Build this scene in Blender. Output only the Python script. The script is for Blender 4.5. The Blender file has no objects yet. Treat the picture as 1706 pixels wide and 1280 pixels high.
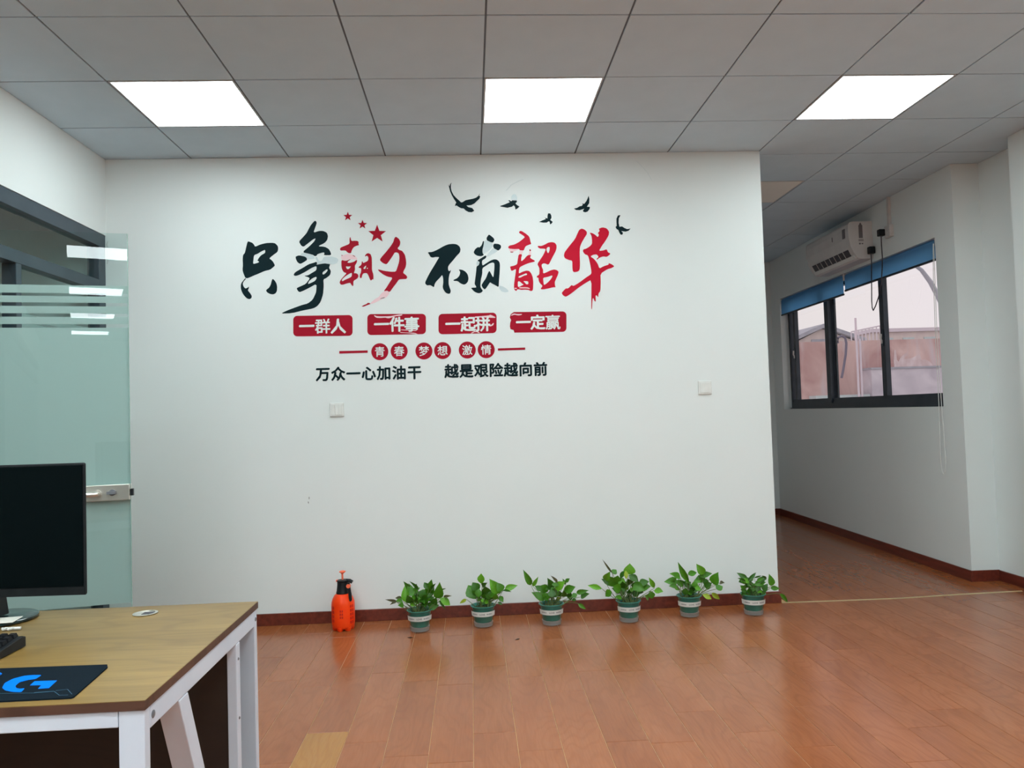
import bpy, bmesh, math, random
from mathutils import Vector, Matrix
random.seed(7)
SC = bpy.context.scene
COL = SC.collection

# ------------------------------------------------------------------ camera
YAW, PITCH, ROLL, FPX, CAMZ = .0533, .0372, -.0311, 1297.17, 1.249
_cy, _sy, _cp, _sp, _cr, _sr = math.cos(YAW), math.sin(YAW), math.cos(PITCH), math.sin(PITCH), math.cos(ROLL), math.sin(ROLL)
FWD = Vector((_sy*_cp, _cy*_cp, _sp)); _r = Vector((_cy, -_sy, 0)); _u = _r.cross(FWD)
RIGHT = _r*_cr + _u*_sr; UP = _u*_cr - _r*_sr
cam_d = bpy.data.cameras.new('camera'); cam = bpy.data.objects.new('camera', cam_d); COL.objects.link(cam)
cam_d.sensor_fit = 'HORIZONTAL'; cam_d.sensor_width = 36; cam_d.lens = FPX/1706*36; cam_d.clip_start = .05
cam.matrix_world = Matrix(((RIGHT.x, UP.x, -FWD.x, 0), (RIGHT.y, UP.y, -FWD.y, 0), (RIGHT.z, UP.z, -FWD.z, CAMZ), (0, 0, 0, 1)))
SC.camera = cam

# ------------------------------------------------------------------ light and exposure
PANEL, PANEL_REAR = 12.0, 20.5                     # emission of the lit ceiling panels
SKY = (1.0, .90, .945); SKY_S = .96
w = bpy.data.worlds.new('sky'); SC.world = w; w.use_nodes = True
bg = w.node_tree.nodes['Background']
tc = w.node_tree.nodes.new('ShaderNodeTexCoord'); nz = w.node_tree.nodes.new('ShaderNodeTexNoise'); rp = w.node_tree.nodes.new('ShaderNodeValToRGB')
nz.inputs['Scale'].default_value = 3; nz.inputs['Detail'].default_value = 4
rp.color_ramp.elements[0].position = .35; rp.color_ramp.elements[0].color = (.95, .865, .925, 1)
rp.color_ramp.elements[1].position = .7; rp.color_ramp.elements[1].color = (1, .93, .91, 1)
w.node_tree.links.new(tc.outputs['Generated'], nz.inputs['Vector']); w.node_tree.links.new(nz.outputs['Fac'], rp.inputs['Fac'])
w.node_tree.links.new(rp.outputs['Color'], bg.inputs['Color']); bg.inputs['Strength'].default_value = SKY_S
SC.view_settings.view_transform = 'Standard'; SC.view_settings.look = 'None'; SC.view_settings.exposure = 0; SC.view_settings.gamma = 1
SC.view_settings.use_curve_mapping = False
SC.cycles.max_bounces = 10; SC.cycles.transparent_max_bounces = 16; SC.cycles.sample_clamp_indirect = 4

# ------------------------------------------------------------------ materials
def mat(name, col, rough=.6, metal=0, spec=.5, **kw):
    m = bpy.data.materials.new(name); m.use_nodes = True
    b = m.node_tree.nodes['Principled BSDF']
    b.inputs['Base Color'].default_value = (*col, 1); b.inputs['Roughness'].default_value = rough
    b.inputs['Metallic'].default_value = metal; b.inputs['Specular IOR Level'].default_value = spec
    for k, v in kw.items(): b.inputs[k.replace('_', ' ')].default_value = v
    return m
def s2l(r, g, b): return tuple(((c/255+.055)/1.055)**2.4 if c > 10 else c/3294 for c in (r, g, b))
def noisy(m, c1, c2, scale=(5, 5, 5), detail=4, lo=.3, hi=.7, dist=0, bump=0, coord='Object', rnd=0):
    nt = m.node_tree; N = nt.nodes; L = nt.links; b = N['Principled BSDF']
    t = N.new('ShaderNodeTexCoord'); mp = N.new('ShaderNodeMapping'); mp.inputs['Scale'].default_value = scale
    n = N.new('ShaderNodeTexNoise'); n.inputs['Scale'].default_value = 1; n.inputs['Detail'].default_value = detail; n.inputs['Distortion'].default_value = dist
    r = N.new('ShaderNodeValToRGB'); r.color_ramp.elements[0].position = lo; r.color_ramp.elements[1].position = hi
    r.color_ramp.elements[0].color = (*c1, 1); r.color_ramp.elements[1].color = (*c2, 1)
    L.new(t.outputs[coord], mp.inputs['Vector'])
    if rnd:
        oi = N.new('ShaderNodeObjectInfo'); mu = N.new('ShaderNodeVectorMath'); mu.operation = 'SCALE'; ad = N.new('ShaderNodeVectorMath')
        cx = N.new('ShaderNodeCombineXYZ'); 
        for i in range(3): L.new(oi.outputs['Random'], cx.inputs[i])
        L.new(cx.outputs[0], mu.inputs[0]); mu.inputs['Scale'].default_value = 60
        L.new(mp.outputs[0], ad.inputs[0]); L.new(mu.outputs[0], ad.inputs[1]); L.new(ad.outputs[0], n.inputs['Vector'])
    else: L.new(mp.outputs['Vector'], n.inputs['Vector'])
    L.new(n.outputs['Fac'], r.inputs['Fac']); out = r.outputs['Color']
    if rnd:
        hs = N.new('ShaderNodeHueSaturation'); mr = N.new('ShaderNodeMapRange'); mr.inputs['To Min'].default_value = 1-rnd; mr.inputs['To Max'].default_value = 1+rnd
        L.new(oi.outputs['Random'], mr.inputs['Value']); L.new(mr.outputs[0], hs.inputs['Value']); L.new(out, hs.inputs['Color']); out = hs.outputs['Color']
    L.new(out, b.inputs['Base Color'])
    if bump:
        bp = N.new('ShaderNodeBump'); bp.inputs['Strength'].default_value = bump; bp.inputs['Distance'].default_value = .002
        L.new(n.outputs['Fac'], bp.inputs['Height']); L.new(bp.outputs[0], b.inputs['Normal'])
    return m
M = {}
M['wall'] = noisy(mat('wall_paint', (.8, .8, .8), .75, spec=.25), (.785, .835, .825), (.805, .845, .837), (1.3, 1.3, 1.3), 3)
M['tile'] = noisy(mat('mineral_tile', (.6, .6, .6), .9, spec=.1), (.575, .69, .77), (.605, .72, .80), (6, 6, 6), 5, bump=.1)
M['grid'] = mat('ceiling_grid', (.10, .115, .14), .5)
M['slab'] = mat('ceiling_slab', (.45, .45, .45), .9)
M['panel_frame'] = mat('panel_frame', (.6, .6, .6), .5)
M['base'] = noisy(mat('baseboard_wood', (.1, .03, .02), .35), s2l(88, 36, 26), s2l(120, 52, 38), (40, 3, 40), 5)
M['brass'] = mat('brass', s2l(215, 190, 140), .35, .6)
M['white_metal'] = noisy(mat('white_powder_coat', (.75, .75, .78), .4), s2l(204, 212, 226), s2l(212, 220, 232), (8, 8, 8))
M['steel'] = mat('brushed_steel', (.72, .70, .64), .3, .9)
M['bolt'] = mat('zinc_bolt', s2l(120, 122, 128), .45, .3)
M['chrome'] = mat('chrome', (.8, .8, .8), .15, 1)
M['black_plastic'] = noisy(mat('black_plastic', (.01, .012, .014), .4, spec=.18), (.010, .012, .014), (.016, .018, .02), (30, 30, 30))
M['screen'] = mat('dark_screen', (.0015, .004, .005), .3, spec=.1)
M['gloss_black'] = mat('gloss_black', (.012, .03, .032), .08)
M['frame'] = noisy(mat('dark_aluminium', (.03, .035, .04), .35, .3), s2l(38, 46, 54), s2l(52, 60, 70), (6, 6, 6))
M['partition'] = noisy(mat('grey_aluminium', (.1, .11, .13), .35, .3), s2l(58, 70, 80), s2l(70, 82, 92), (6, 6, 6))
M['white_plastic'] = noisy(mat('white_plastic', (.75, .75, .72), .4), s2l(222, 224, 220), s2l(232, 234, 230), (20, 20, 20))
M['off_white'] = noisy(mat('socket_white', (.7, .68, .66), .5), s2l(205, 200, 198), s2l(222, 218, 214), (20, 20, 20))
M['ink'] = noisy(mat('black_vinyl', (.012, .03, .035), .5, spec=.08), s2l(10, 32, 37), s2l(14, 37, 42), (4, 4, 4))
M['red'] = noisy(mat('red_vinyl', (.35, .01, .03), .45, spec=.12), s2l(158, 8, 36), s2l(170, 14, 42), (6, 6, 6))
M['bright_red'] = noisy(mat('bright_red_vinyl', (.45, .01, .04), .45, spec=.12), s2l(188, 12, 44), s2l(198, 20, 50), (6, 6, 6))
M['pink'] = mat('peeled_pink', s2l(240, 205, 210), .5)
M['pale'] = noisy(mat('peeled_grey', s2l(200, 214, 216), .4), s2l(190, 206, 208), s2l(206, 218, 221), (12, 12, 12))
M['lettering'] = mat('white_lettering', s2l(226, 234, 232), .5)
M['cable'] = mat('dark_cable', s2l(52, 50, 60), .5)
M['ac'] = noisy(mat('ac_plastic', s2l(215, 212, 210), .35), s2l(212, 208, 206), s2l(222, 219, 216), (8, 8, 8))
M['ac_print'] = mat('grey_print', s2l(120, 115, 118), .6)
M['vent'] = mat('vent_dark', s2l(62, 60, 66), .6)
M['soil'] = noisy(mat('soil', (.03, .02, .015), .95), (.012, .01, .008), (.04, .03, .02), (120, 120, 120))
M['pot'] = noisy(mat('green_pot', s2l(50, 120, 108), .4), s2l(46, 116, 104), s2l(60, 134, 120), (20, 20, 20))
M['label'] = mat('label_band', s2l(210, 212, 208), .5)
M['label_print'] = mat('label_print', s2l(120, 122, 124), .6)
M['orange'] = noisy(mat('orange_plastic', (1, .08, .01), .4, spec=.25), s2l(255, 62, 12), s2l(255, 76, 20), (20, 20, 20))
M['orange2'] = mat('light_orange', s2l(255, 118, 82), .35)
M['orange_print'] = mat('red_print', s2l(205, 22, 8), .5)
M['dark_room'] = noisy(mat('office_wall', (.4, .45, .45), .8), s2l(122, 172, 178), s2l(130, 182, 188), (2, 2, 2))
M['paper'] = mat('paper', s2l(240, 236, 226), .7)
M['mat_black'] = noisy(mat('pad_cloth', (.01, .014, .02), .9, spec=.05), s2l(16, 25, 33), s2l(21, 31, 39), (300, 300, 300))
M['blue'] = mat('blue_print', s2l(0, 112, 228), .8, spec=.05)
M['teal_line'] = mat('teal_line', s2l(40, 85, 110), .6)
M['key'] = mat('key_black', (.008, .009, .011), .5, spec=.15)
M['stem'] = mat('stem', s2l(96, 112, 60), .6)
M['ext_white'] = mat('pale_paint', s2l(225, 215, 225), .7)
M['ext_roof'] = noisy(mat('grey_roof', s2l(120, 125, 135), .8), s2l(165, 168, 180), s2l(190, 190, 200), (6, 6, 6))
M['ext_pale'] = noisy(mat('pale_render', s2l(225, 210, 205), .8), s2l(215, 200, 200), s2l(235, 222, 215), (3, 3, 3))
M['ext_block'] = noisy(mat('concrete_block', s2l(170, 165, 175), .9), s2l(196, 190, 202), s2l(236, 230, 238), (2.2, 2.2, 3), 8, dist=.6)
M['splash'] = noisy(mat('old_whitewash', s2l(225, 208, 208), .8), s2l(205, 178, 176), s2l(238, 226, 228), (9, 9, 4), 6)
M['hose'] = mat('grey_hose', s2l(120, 115, 135), .6)
M['ext_ground'] = noisy(mat('yard_ground', (.3, .28, .27), .9), (.2, .19, .18), (.34, .32, .3), (1, 1, 1))
# weathered pinkish brick-dust render on the yard wall
m = mat('weathered_render', (.4, .2, .18), .9); M['ext_wall'] = m
noisy(m, s2l(186, 146, 144), s2l(234, 208, 202), (1.6, 1.6, 1.1), 9, .35, .68, .9)
nt = m.node_tree; b = nt.nodes['Principled BSDF']; src = b.inputs['Base Color'].links[0].from_socket
n2 = nt.nodes.new('ShaderNodeTexNoise'); n2.inputs['Scale'].default_value = 1; n2.inputs['Detail'].default_value = 6
t2 = nt.nodes.new('ShaderNodeTexCoord'); m2 = nt.nodes.new('ShaderNodeMapping'); m2.inputs['Scale'].default_value = (5, 5, .7)
nt.links.new(t2.outputs['Object'], m2.inputs['Vector']); nt.links.new(m2.outputs[0], n2.inputs['Vector'])
r2 = nt.nodes.new('ShaderNodeValToRGB'); r2.color_ramp.elements[0].position = .55; r2.color_ramp.elements[1].position = .75
mx = nt.nodes.new('ShaderNodeMixRGB'); mx.inputs['Color2'].default_value = (*s2l(212, 200, 205), 1)
nt.links.new(n2.outputs['Fac'], r2.inputs['Fac']); nt.links.new(r2.outputs[0], mx.inputs['Fac']); nt.links.new(src, mx.inputs['Color1']); nt.links.new(mx.outputs[0], b.inputs['Base Color'])

# laminate planks: streaky grain plus cathedral figure, a tint of its own for each plank
def wood(name, c1, c2, c3, along='Y', rough=.25, rnd=.06, s=1.0, rings=.35, obj_rnd=True):
    m = mat(name, c1, rough); nt = m.node_tree; N = nt.nodes; L = nt.links; b = N['Principled BSDF']
    t = N.new('ShaderNodeTexCoord'); oi = N.new('ShaderNodeObjectInfo'); cx = N.new('ShaderNodeCombineXYZ')
    for i in range(3): L.new(oi.outputs['Random'], cx.inputs[i])
    sc = N.new('ShaderNodeVectorMath'); sc.operation = 'SCALE'; sc.inputs['Scale'].default_value = 37 if obj_rnd else 0; L.new(cx.outputs[0], sc.inputs[0])
    ad = N.new('ShaderNodeVectorMath'); L.new(t.outputs['Object'], ad.inputs[0]); L.new(sc.outputs[0], ad.inputs[1])
    def mapped(v):
        q = N.new('ShaderNodeMapping'); q.inputs['Scale'].default_value = v if along == 'Y' else (v[1], v[0], v[2]); L.new(ad.outputs[0], q.inputs['Vector']); return q.outputs[0]
    n1 = N.new('ShaderNodeTexNoise'); n1.inputs['Scale'].default_value = 1; n1.inputs['Detail'].default_value = 6; L.new(mapped((7*s, 1.6*s, 7)), n1.inputs['Vector'])
    # figure: contour rings of a slow noise
    n2 = N.new('ShaderNodeTexNoise'); n2.inputs['Scale'].default_value = 1; n2.inputs['Detail'].default_value = 2; L.new(mapped((4.5*s, 1.1*s, 4)), n2.inputs['Vector'])
    mu = N.new('ShaderNodeMath'); mu.operation = 'MULTIPLY'; mu.inputs[1].default_value = 110; L.new(n2.outputs['Fac'], mu.inputs[0])
    sn = N.new('ShaderNodeMath'); sn.operation = 'SINE'; L.new(mu.outputs[0], sn.inputs[0])
    fl = N.new('ShaderNodeTexNoise'); fl.inputs['Scale'].default_value = 1; fl.inputs['Detail'].default_value = 3; L.new(mapped((160*s, 9*s, 50)), fl.inputs['Vector'])
    r = N.new('ShaderNodeValToRGB'); r.color_ramp.elements[0].position = .32; r.color_ramp.elements[1].position = .68
    r.color_ramp.elements[0].color = (*c1, 1); r.color_ramp.elements[1].color = (*c2, 1); L.new(n1.outputs['Fac'], r.inputs['Fac'])
    mr = N.new('ShaderNodeMapRange'); mr.inputs['From Min'].default_value = .2; mr.inputs['From Max'].default_value = 1; mr.inputs['To Max'].default_value = rings; L.new(sn.outputs[0], mr.inputs['Value'])
    m3 = N.new('ShaderNodeMixRGB'); m3.inputs['Color2'].default_value = (*c3, 1); L.new(mr.outputs[0], m3.inputs['Fac']); L.new(r.outputs[0], m3.inputs['Color1'])
    mf = N.new('ShaderNodeMapRange'); mf.inputs['From Min'].default_value = .35; mf.inputs['From Max'].default_value = .7; mf.inputs['To Max'].default_value = .3; L.new(fl.outputs['Fac'], mf.inputs['Value'])
    m4 = N.new('ShaderNodeMixRGB'); m4.inputs['Color2'].default_value = (*c3, 1); L.new(mf.outputs[0], m4.inputs['Fac']); L.new(m3.outputs[0], m4.inputs['Color1'])
    hs = N.new('ShaderNodeHueSaturation'); m5 = N.new('ShaderNodeMapRange'); m5.inputs['To Min'].default_value = 1-rnd; m5.inputs['To Max'].default_value = 1+rnd
    L.new(oi.outputs['Random'], m5.inputs['Value']); L.new(m5.outputs[0], hs.inputs['Value']); L.new(m4.outputs[0], hs.inputs['Color']); L.new(hs.outputs[0], b.inputs['Base Color'])
    return m
M['plank'] = wood('laminate_plank', s2l(151, 85, 46), s2l(165, 98, 57), s2l(132, 68, 35), rough=.22, rnd=.05, rings=.24)
M['plank_yellow'] = wood('yellow_plank', s2l(164, 110, 48), s2l(176, 120, 58), s2l(146, 90, 36), rough=.22, rnd=0, rings=.24)
M['joint'] = mat('plank_core', s2l(214, 170, 120), .6)  # pale substrate in the gaps, painting the highlights along plank joints
M['desk'] = wood('oak_desktop', s2l(118, 91, 42), s2l(154, 124, 70), s2l(90, 64, 28), along='X', rough=.36, s=.8, rings=.30, obj_rnd=False, rnd=0)
M['desk_edge'] = wood('desk_edge', s2l(84, 56, 44), s2l(100, 68, 54), s2l(60, 38, 30), along='X', rough=.5, rings=.5, obj_rnd=False, rnd=0)
M['modesty'] = wood('dark_board', s2l(34, 20, 13), s2l(42, 28, 16), s2l(24, 14, 9), along='X', rough=.5, obj_rnd=False, rnd=0)

def glass(name, tint, ior=1.5):
    m = bpy.data.materials.new(name); m.use_nodes = True; nt = m.node_tree; nt.nodes.clear()
    o = nt.nodes.new('ShaderNodeOutputMaterial'); tr = nt.nodes.new('ShaderNodeBsdfTransparent'); gl = nt.nodes.new('ShaderNodeBsdfGlossy')
    fr = nt.nodes.new('ShaderNodeFresnel'); mx = nt.nodes.new('ShaderNodeMixShader')
    tr.inputs[0].default_value = (*tint, 1); gl.inputs['Roughness'].default_value = .0; fr.inputs['IOR'].default_value = ior
    ge = nt.nodes.new('ShaderNodeNewGeometry'); iv = nt.nodes.new('ShaderNodeMath'); iv.operation = 'SUBTRACT'; iv.inputs[0].default_value = 1; mu = nt.nodes.new('ShaderNodeMath'); mu.operation = 'MULTIPLY'
    nt.links.new(ge.outputs['Backfacing'], iv.inputs[1]); nt.links.new(iv.outputs[0], mu.inputs[0]); nt.links.new(fr.outputs[0], mu.inputs[1])
    nt.links.new(mu.outputs[0], mx.inputs[0]); nt.links.new(tr.outputs[0], mx.inputs[1]); nt.links.new(gl.outputs[0], mx.inputs[2]); nt.links.new(mx.outputs[0], o.inputs[0])
    return m
M['door_glass'] = glass('green_tempered_glass', (.90, .962, .955), 1.55)
M['win_glass'] = glass('window_glass', (.985, .985, .985))
M['clear_plastic'] = glass('clear_plastic', (.965, .975, .975), 1.35)
M['glass_edge'] = mat('glass_edge', s2l(120, 165, 155), .2)
def film_mat(name, col, clear, share=.45):
    m = bpy.data.materials.new(name); m.use_nodes = True; nt = m.node_tree; nt.nodes.clear()
    o = nt.nodes.new('ShaderNodeOutputMaterial'); d = nt.nodes.new('ShaderNodeBsdfDiffuse'); t = nt.nodes.new('ShaderNodeBsdfTranslucent'); tr = nt.nodes.new('ShaderNodeBsdfTransparent')
    a = nt.nodes.new('ShaderNodeMixShader'); c = nt.nodes.new('ShaderNodeMixShader')
    d.inputs[0].default_value = (*col, 1); t.inputs[0].default_value = (*col, 1); tr.inputs[0].default_value = (*[x**.5 for x in col], 1)
    a.inputs[0].default_value = share; c.inputs[0].default_value = clear
    nt.links.new(d.outputs[0], a.inputs[1]); nt.links.new(t.outputs[0], a.inputs[2]); nt.links.new(a.outputs[0], c.inputs[1]); nt.links.new(tr.outputs[0], c.inputs[2]); nt.links.new(c.outputs[0], o.inputs[0])
    return m
M['blind'] = film_mat('blue_blind', s2l(158, 208, 238), 0, .75)
M['film'] = film_mat('frosted_film', (.70, .76, .745), .14)
M['frost_plastic'] = film_mat('cloudy_plastic', (.82, .82, .82), .62)
def emit(name, col, s):
    m = bpy.data.materials.new(name); m.use_nodes = True; nt = m.node_tree; nt.nodes.clear()
    o = nt.nodes.new('ShaderNodeOutputMaterial'); e = nt.nodes.new('ShaderNodeEmission'); e.inputs[0].default_value = (*col, 1); e.inputs[1].default_value = s
    nt.links.new(e.outputs[0], o.inputs[0]); return m
LC = (.865, .985, 1)
M['lit'] = emit('panel_light', LC, PANEL); M['lit_rear'] = emit('rear_panel_light', LC, PANEL_REAR)
M['unlit'] = mat('unlit_diffuser', s2l(240, 236, 228), .5)
def leaf_mat(name, a, b_):
    m = mat(name, a, .38, spec=.4); noisy(m, a, b_, (9, 30, 9), 4, .3, .75, rnd=.16)
    return m
LEAF = {'d': leaf_mat('leaf_dark', s2l(36, 84, 10), s2l(60, 114, 22)), 'm': leaf_mat('leaf_mid', s2l(52, 110, 12), s2l(80, 140, 30)),
        'b': leaf_mat('leaf_bright', s2l(78, 146, 18), s2l(112, 172, 44)), 'y': leaf_mat('leaf_yellow', s2l(120, 150, 30), s2l(170, 185, 50)),
        'k': leaf_mat('leaf_brown', s2l(74, 70, 50), s2l(96, 96, 58))}

# ------------------------------------------------------------------ mesh helpers
class MB:
    def __init__(s): s.v = []; s.f = []; s.mi = []; s.sm = []
    def add(s, vs, fs, mi=0, smooth=False):
        o = len(s.v); s.v += [tuple(v) for v in vs]
        for f in fs: s.f.append(tuple(i+o for i in f)); s.mi.append(mi); s.sm.append(smooth)
        return s
    def box(s, x0, x1, y0, y1, z0, z1, mi=0, ch=0):
        if ch:   # chamfered top edges
            vs = [(x0, y0, z0), (x1, y0, z0), (x1, y1, z0), (x0, y1, z0), (x0, y0, z1-ch), (x1, y0, z1-ch), (x1, y1, z1-ch), (x0, y1, z1-ch),
                  (x0+ch, y0+ch, z1), (x1-ch, y0+ch, z1), (x1-ch, y1-ch, z1), (x0+ch, y1-ch, z1)]
            fs = [(3, 2, 1, 0), (0, 1, 5, 4), (1, 2, 6, 5), (2, 3, 7, 6), (3, 0, 4, 7), (4, 5, 9, 8), (5, 6, 10, 9), (6, 7, 11, 10), (7, 4, 8, 11), (8, 9, 10, 11)]
        else:
            vs = [(x0, y0, z0), (x1, y0, z0), (x1, y1, z0), (x0, y1, z0), (x0, y0, z1), (x1, y0, z1), (x1, y1, z1), (x0, y1, z1)]
            fs = [(3, 2, 1, 0), (4, 5, 6, 7), (0, 1, 5, 4), (1, 2, 6, 5), (2, 3, 7, 6), (3, 0, 4, 7)]
        return s.add(vs, fs, mi)
    def lathe(s, prof, n=32, c=(0, 0, 0), mi=0, axis='Z', cap=True):
        vs = []; fs = []
        for r, h in prof:
            for i in range(n):
                a = 2*math.pi*i/n; p = (r*math.cos(a), r*math.sin(a), h)
                if axis == 'Y': p = (p[0], p[2], p[1])
                if axis == 'X': p = (p[2], p[0], p[1])
                vs.append((p[0]+c[0], p[1]+c[1], p[2]+c[2]))
        for j in range(len(prof)-1):
            for i in range(n): fs.append((j*n+i, j*n+(i+1) % n, (j+1)*n+(i+1) % n, (j+1)*n+i))
        if cap: fs += [tuple(range(n-1, -1, -1)), tuple((len(prof)-1)*n+i for i in range(n))]
        return s.add(vs, fs, mi, True)
    def tube(s, pts, r, n=8, mi=0):
        pts = [Vector(p) for p in pts]; vs = []; fs = []; up = Vector((0, 0, 1))
        rs = r if isinstance(r, (list, tuple)) else [r]*len(pts)
        for i, p in enumerate(pts):
            d = (pts[min(i+1, len(pts)-1)]-pts[max(i-1, 0)]).normalized()
            a = d.cross(up) if abs(d.z) < .95 else d.cross(Vector((1, 0, 0))); a.normalize(); b = d.cross(a)
            for k in range(n):
                t = 2*math.pi*k/n; vs.append(p+(a*math.cos(t)+b*math.sin(t))*rs[i])
        for j in range(len(pts)-1):
            for k in range(n): fs.append((j*n+k, j*n+(k+1) % n, (j+1)*n+(k+1) % n, (j+1)*n+k))
        fs += [tuple(range(n)), tuple((len(pts)-1)*n+k for k in range(n-1, -1, -1))]
        return s.add(vs, fs, mi, True)
    def prism(s, poly, lo, hi, axis='Z', mi=0):     # poly of 2D points, extruded along axis
        def P(a, b, h): return {'Z': (a, b, h), 'Y': (a, h, b), 'X': (h, a, b)}[axis]
        n = len(poly); vs = [P(a, b, lo) for a, b in poly]+[P(a, b, hi) for a, b in poly]
        fs = [tuple(range(n)), tuple(range(2*n-1, n-1, -1))]+[(i, n+i, n+(i+1) % n, (i+1) % n) for i in range(n)]
        return s.add(vs, fs, mi)
    def mesh(s, name, mats):
        me = bpy.data.meshes.new(name); me.from_pydata(s.v, [], s.f)
        for m in (mats if isinstance(mats, (list, tuple)) else [mats]): me.materials.append(m)
        for p, mi, sm in zip(me.polygons, s.mi, s.sm): p.material_index = mi; p.use_smooth = sm
        bm = bmesh.new(); bm.from_mesh(me); bmesh.ops.recalc_face_normals(bm, faces=bm.faces); bm.to_mesh(me); bm.free()
        if any(s.sm):
            try: me.set_sharp_from_angle(angle=math.radians(40))
            except Exception: pass
        return me
    def build(s, name, mats, parent=None, **kw): return link(name, s.mesh(name, mats), parent, **kw)
def link(name, me, parent=None, loc=None, rot=None, label=None, bevel=0):
    o = bpy.data.objects.new(name, me); COL.objects.link(o)
    if loc: o.location = loc
    if rot: o.rotation_euler = rot
    if parent: o.parent = parent
    if label: o['label'] = label
    if bevel:
        b = o.modifiers.new('bevel', 'BEVEL'); b.width = bevel; b.segments = 2; b.limit_method = 'ANGLE'
    return o
def thing(name, label, cat, loc=(0, 0, 0), rot=(0, 0, 0), group=None):
    o = bpy.data.objects.new(name, None); COL.objects.link(o); o.location = loc; o.rotation_euler = rot; o.empty_display_size = .1
    o['label'] = label; o['category'] = cat
    if group: o['group'] = group
    return o
def tag(o, label, cat, group=None):
    o['label'] = label; o['category'] = cat
    if group: o['group'] = group
    return o
def struct(o, label=None):
    o['kind'] = 'structure'
    if label: o['label'] = label
    return o
def ray(px, py): return FWD + RIGHT*((px-853)/FPX) + UP*((640-py)/FPX)
CAM = Vector((0, 0, CAMZ))
def at(px, py, axis, val):       # point of the photograph on a plane of the room
    d = ray(px, py); t = (val-CAM[axis])/d[axis]; return CAM+d*t

# ------------------------------------------------------------------ the room
XL, YW, XE, H = -2.211, 4.873, 1.905, 2.889      # left wall, main wall face, main wall right end, wall height
YB = -10.0                                        # back of the office, behind the camera
YF = 8.72                                         # far wall of the passage
WO = (3.385, 5.2, 0); WR = (0, 0, -math.radians(1.375))   # window wall: its near corner and its slight turn
# --- floor
floor = struct(MB().box(-6.6, 4.2, YB-.2, 9.0, -.12, -.0022).build('floor', M['joint']), 'reddish brown laminate floor in staggered planks')
PW, PL, GAP = .1655, .808, .0022
ends = {-1: 3.735, 0: 3.188, 2: 3.74, 5: 2.92, 8: 2.927, 9: 3.205, 11: 3.635, 12: 3.20, 13: 3.473, 14: 2.94, 16: 3.51, 17: 3.767, 18: 4.037}
pm = {}
def plank_mesh(wd, l):
    k = (round(wd, 4), round(l, 4))
    if k not in pm: pm[k] = MB().box(-wd/2, wd/2, -l/2, l/2, -.008, 0, ch=.0006).mesh('plank', M['plank'])
    return pm[k]
for k in range(-10, 27):
    x0 = -.69+PW*k; x1 = x0+PW
    x0 = max(x0, XL+.002)
    e = ends.get(k, 3+random.random()*PL)
    y_lo = 2.3; y_hi = (YW-.001) if x0 < XE-.02 else YF
    if x0 > 3.56: continue
    if x0 < XE < x1 and x0 < XE-.02: pass
    y = e - PL*math.ceil((e-y_lo)/PL)
    while y < y_hi-.01:
        a, b_ = max(y, y_lo), min(y+PL, y_hi)
        if b_-a > .02:
            if k == 0 and abs(y+PL-3.188) < .01:
                me = plank_mesh(x1-x0-GAP, b_-a-GAP).copy(); me.materials.clear(); me.materials.append(M['plank_yellow'])
                link('plank', me, floor, loc=((x0+x1)/2, (a+b_)/2, 0), label='yellower plank')
            else: link('plank', plank_mesh(x1-x0-GAP, b_-a-GAP), floor, loc=((x0+x1)/2, (a+b_)/2, 0))
        y += PL
# the part of the floor behind the camera and in the side office
MB().box(-6.5, 3.6, YB, 2.298, -.002, -.0005).build('plank_field', M['plank'], floor)['kind'] = 'stuff'
MB().box(-6.5, XL-.01, 2.3, 6.0, -.002, -.0005).build('plank_field', M['plank'], floor)['kind'] = 'stuff'

# --- ceiling: slab, hanger grid, one object per tile
ceil_ = struct(MB().box(-6.6, 4.2, YB-.2, 9.0, 2.93, 3.05).box(-6.6, 4.2, YB-.2, 1.94, 2.894, 2.93).box(-6.6, -2.33, 1.94, 9.0, 2.894, 2.93).build('ceiling', M['slab']), 'grey mineral tile suspended ceiling')
GX, GY, T = .107, 3.1508, .6
tile_me = MB().box(-.2955, .2955, -.2955, .2955, -.012, 0).mesh('ceiling_tile', M['tile'])
lit_cells = {(-3, 1), (0, 1), (3, 1), (-3, -2), (0, -2), (3, -2)}; off_cells = {(3, 4)}
for i in range(-4, 6):
    for j in range(-2, 10):
        if (i, j) in lit_cells | off_cells or (i < 3 and j > 2): continue
        xa, xb, ya, yb = GX+i*T+.0045, GX+(i+1)*T-.0045, GY+j*T+.0045, GY+(j+1)*T-.0045
        xa = max(xa, XL-.05); o = None
        cx, cy_ = (xa+xb)/2, (ya+yb)/2
        me = tile_me if xb-xa > .58 else MB().box(-(xb-xa)/2, (xb-xa)/2, -.2955, .2955, -.012, 0).mesh('ceiling_tile', M['tile'])
        link('ceiling_tile', me, ceil_, loc=(cx, cy_, 2.903+random.uniform(-.0006, .0006)), rot=(random.uniform(-.0015, .0015), random.uniform(-.0015, .0015), 0))
for i in range(-3, 6):
    x = GX+i*T; MB().box(x-.011, x+.011, 1.95, (5.0 if i < 3 else 8.9), 2.897, 2.93).build('grid_runner', M['grid'], ceil_)
for j in range(-1, 10):
    y = GY+j*T; MB().box((XL-.05 if j < 3 else XE-.1), 3.75, y-.011, y+.011, 2.8972, 2.928).build('grid_cross_bar', M['grid'], ceil_)
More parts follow.
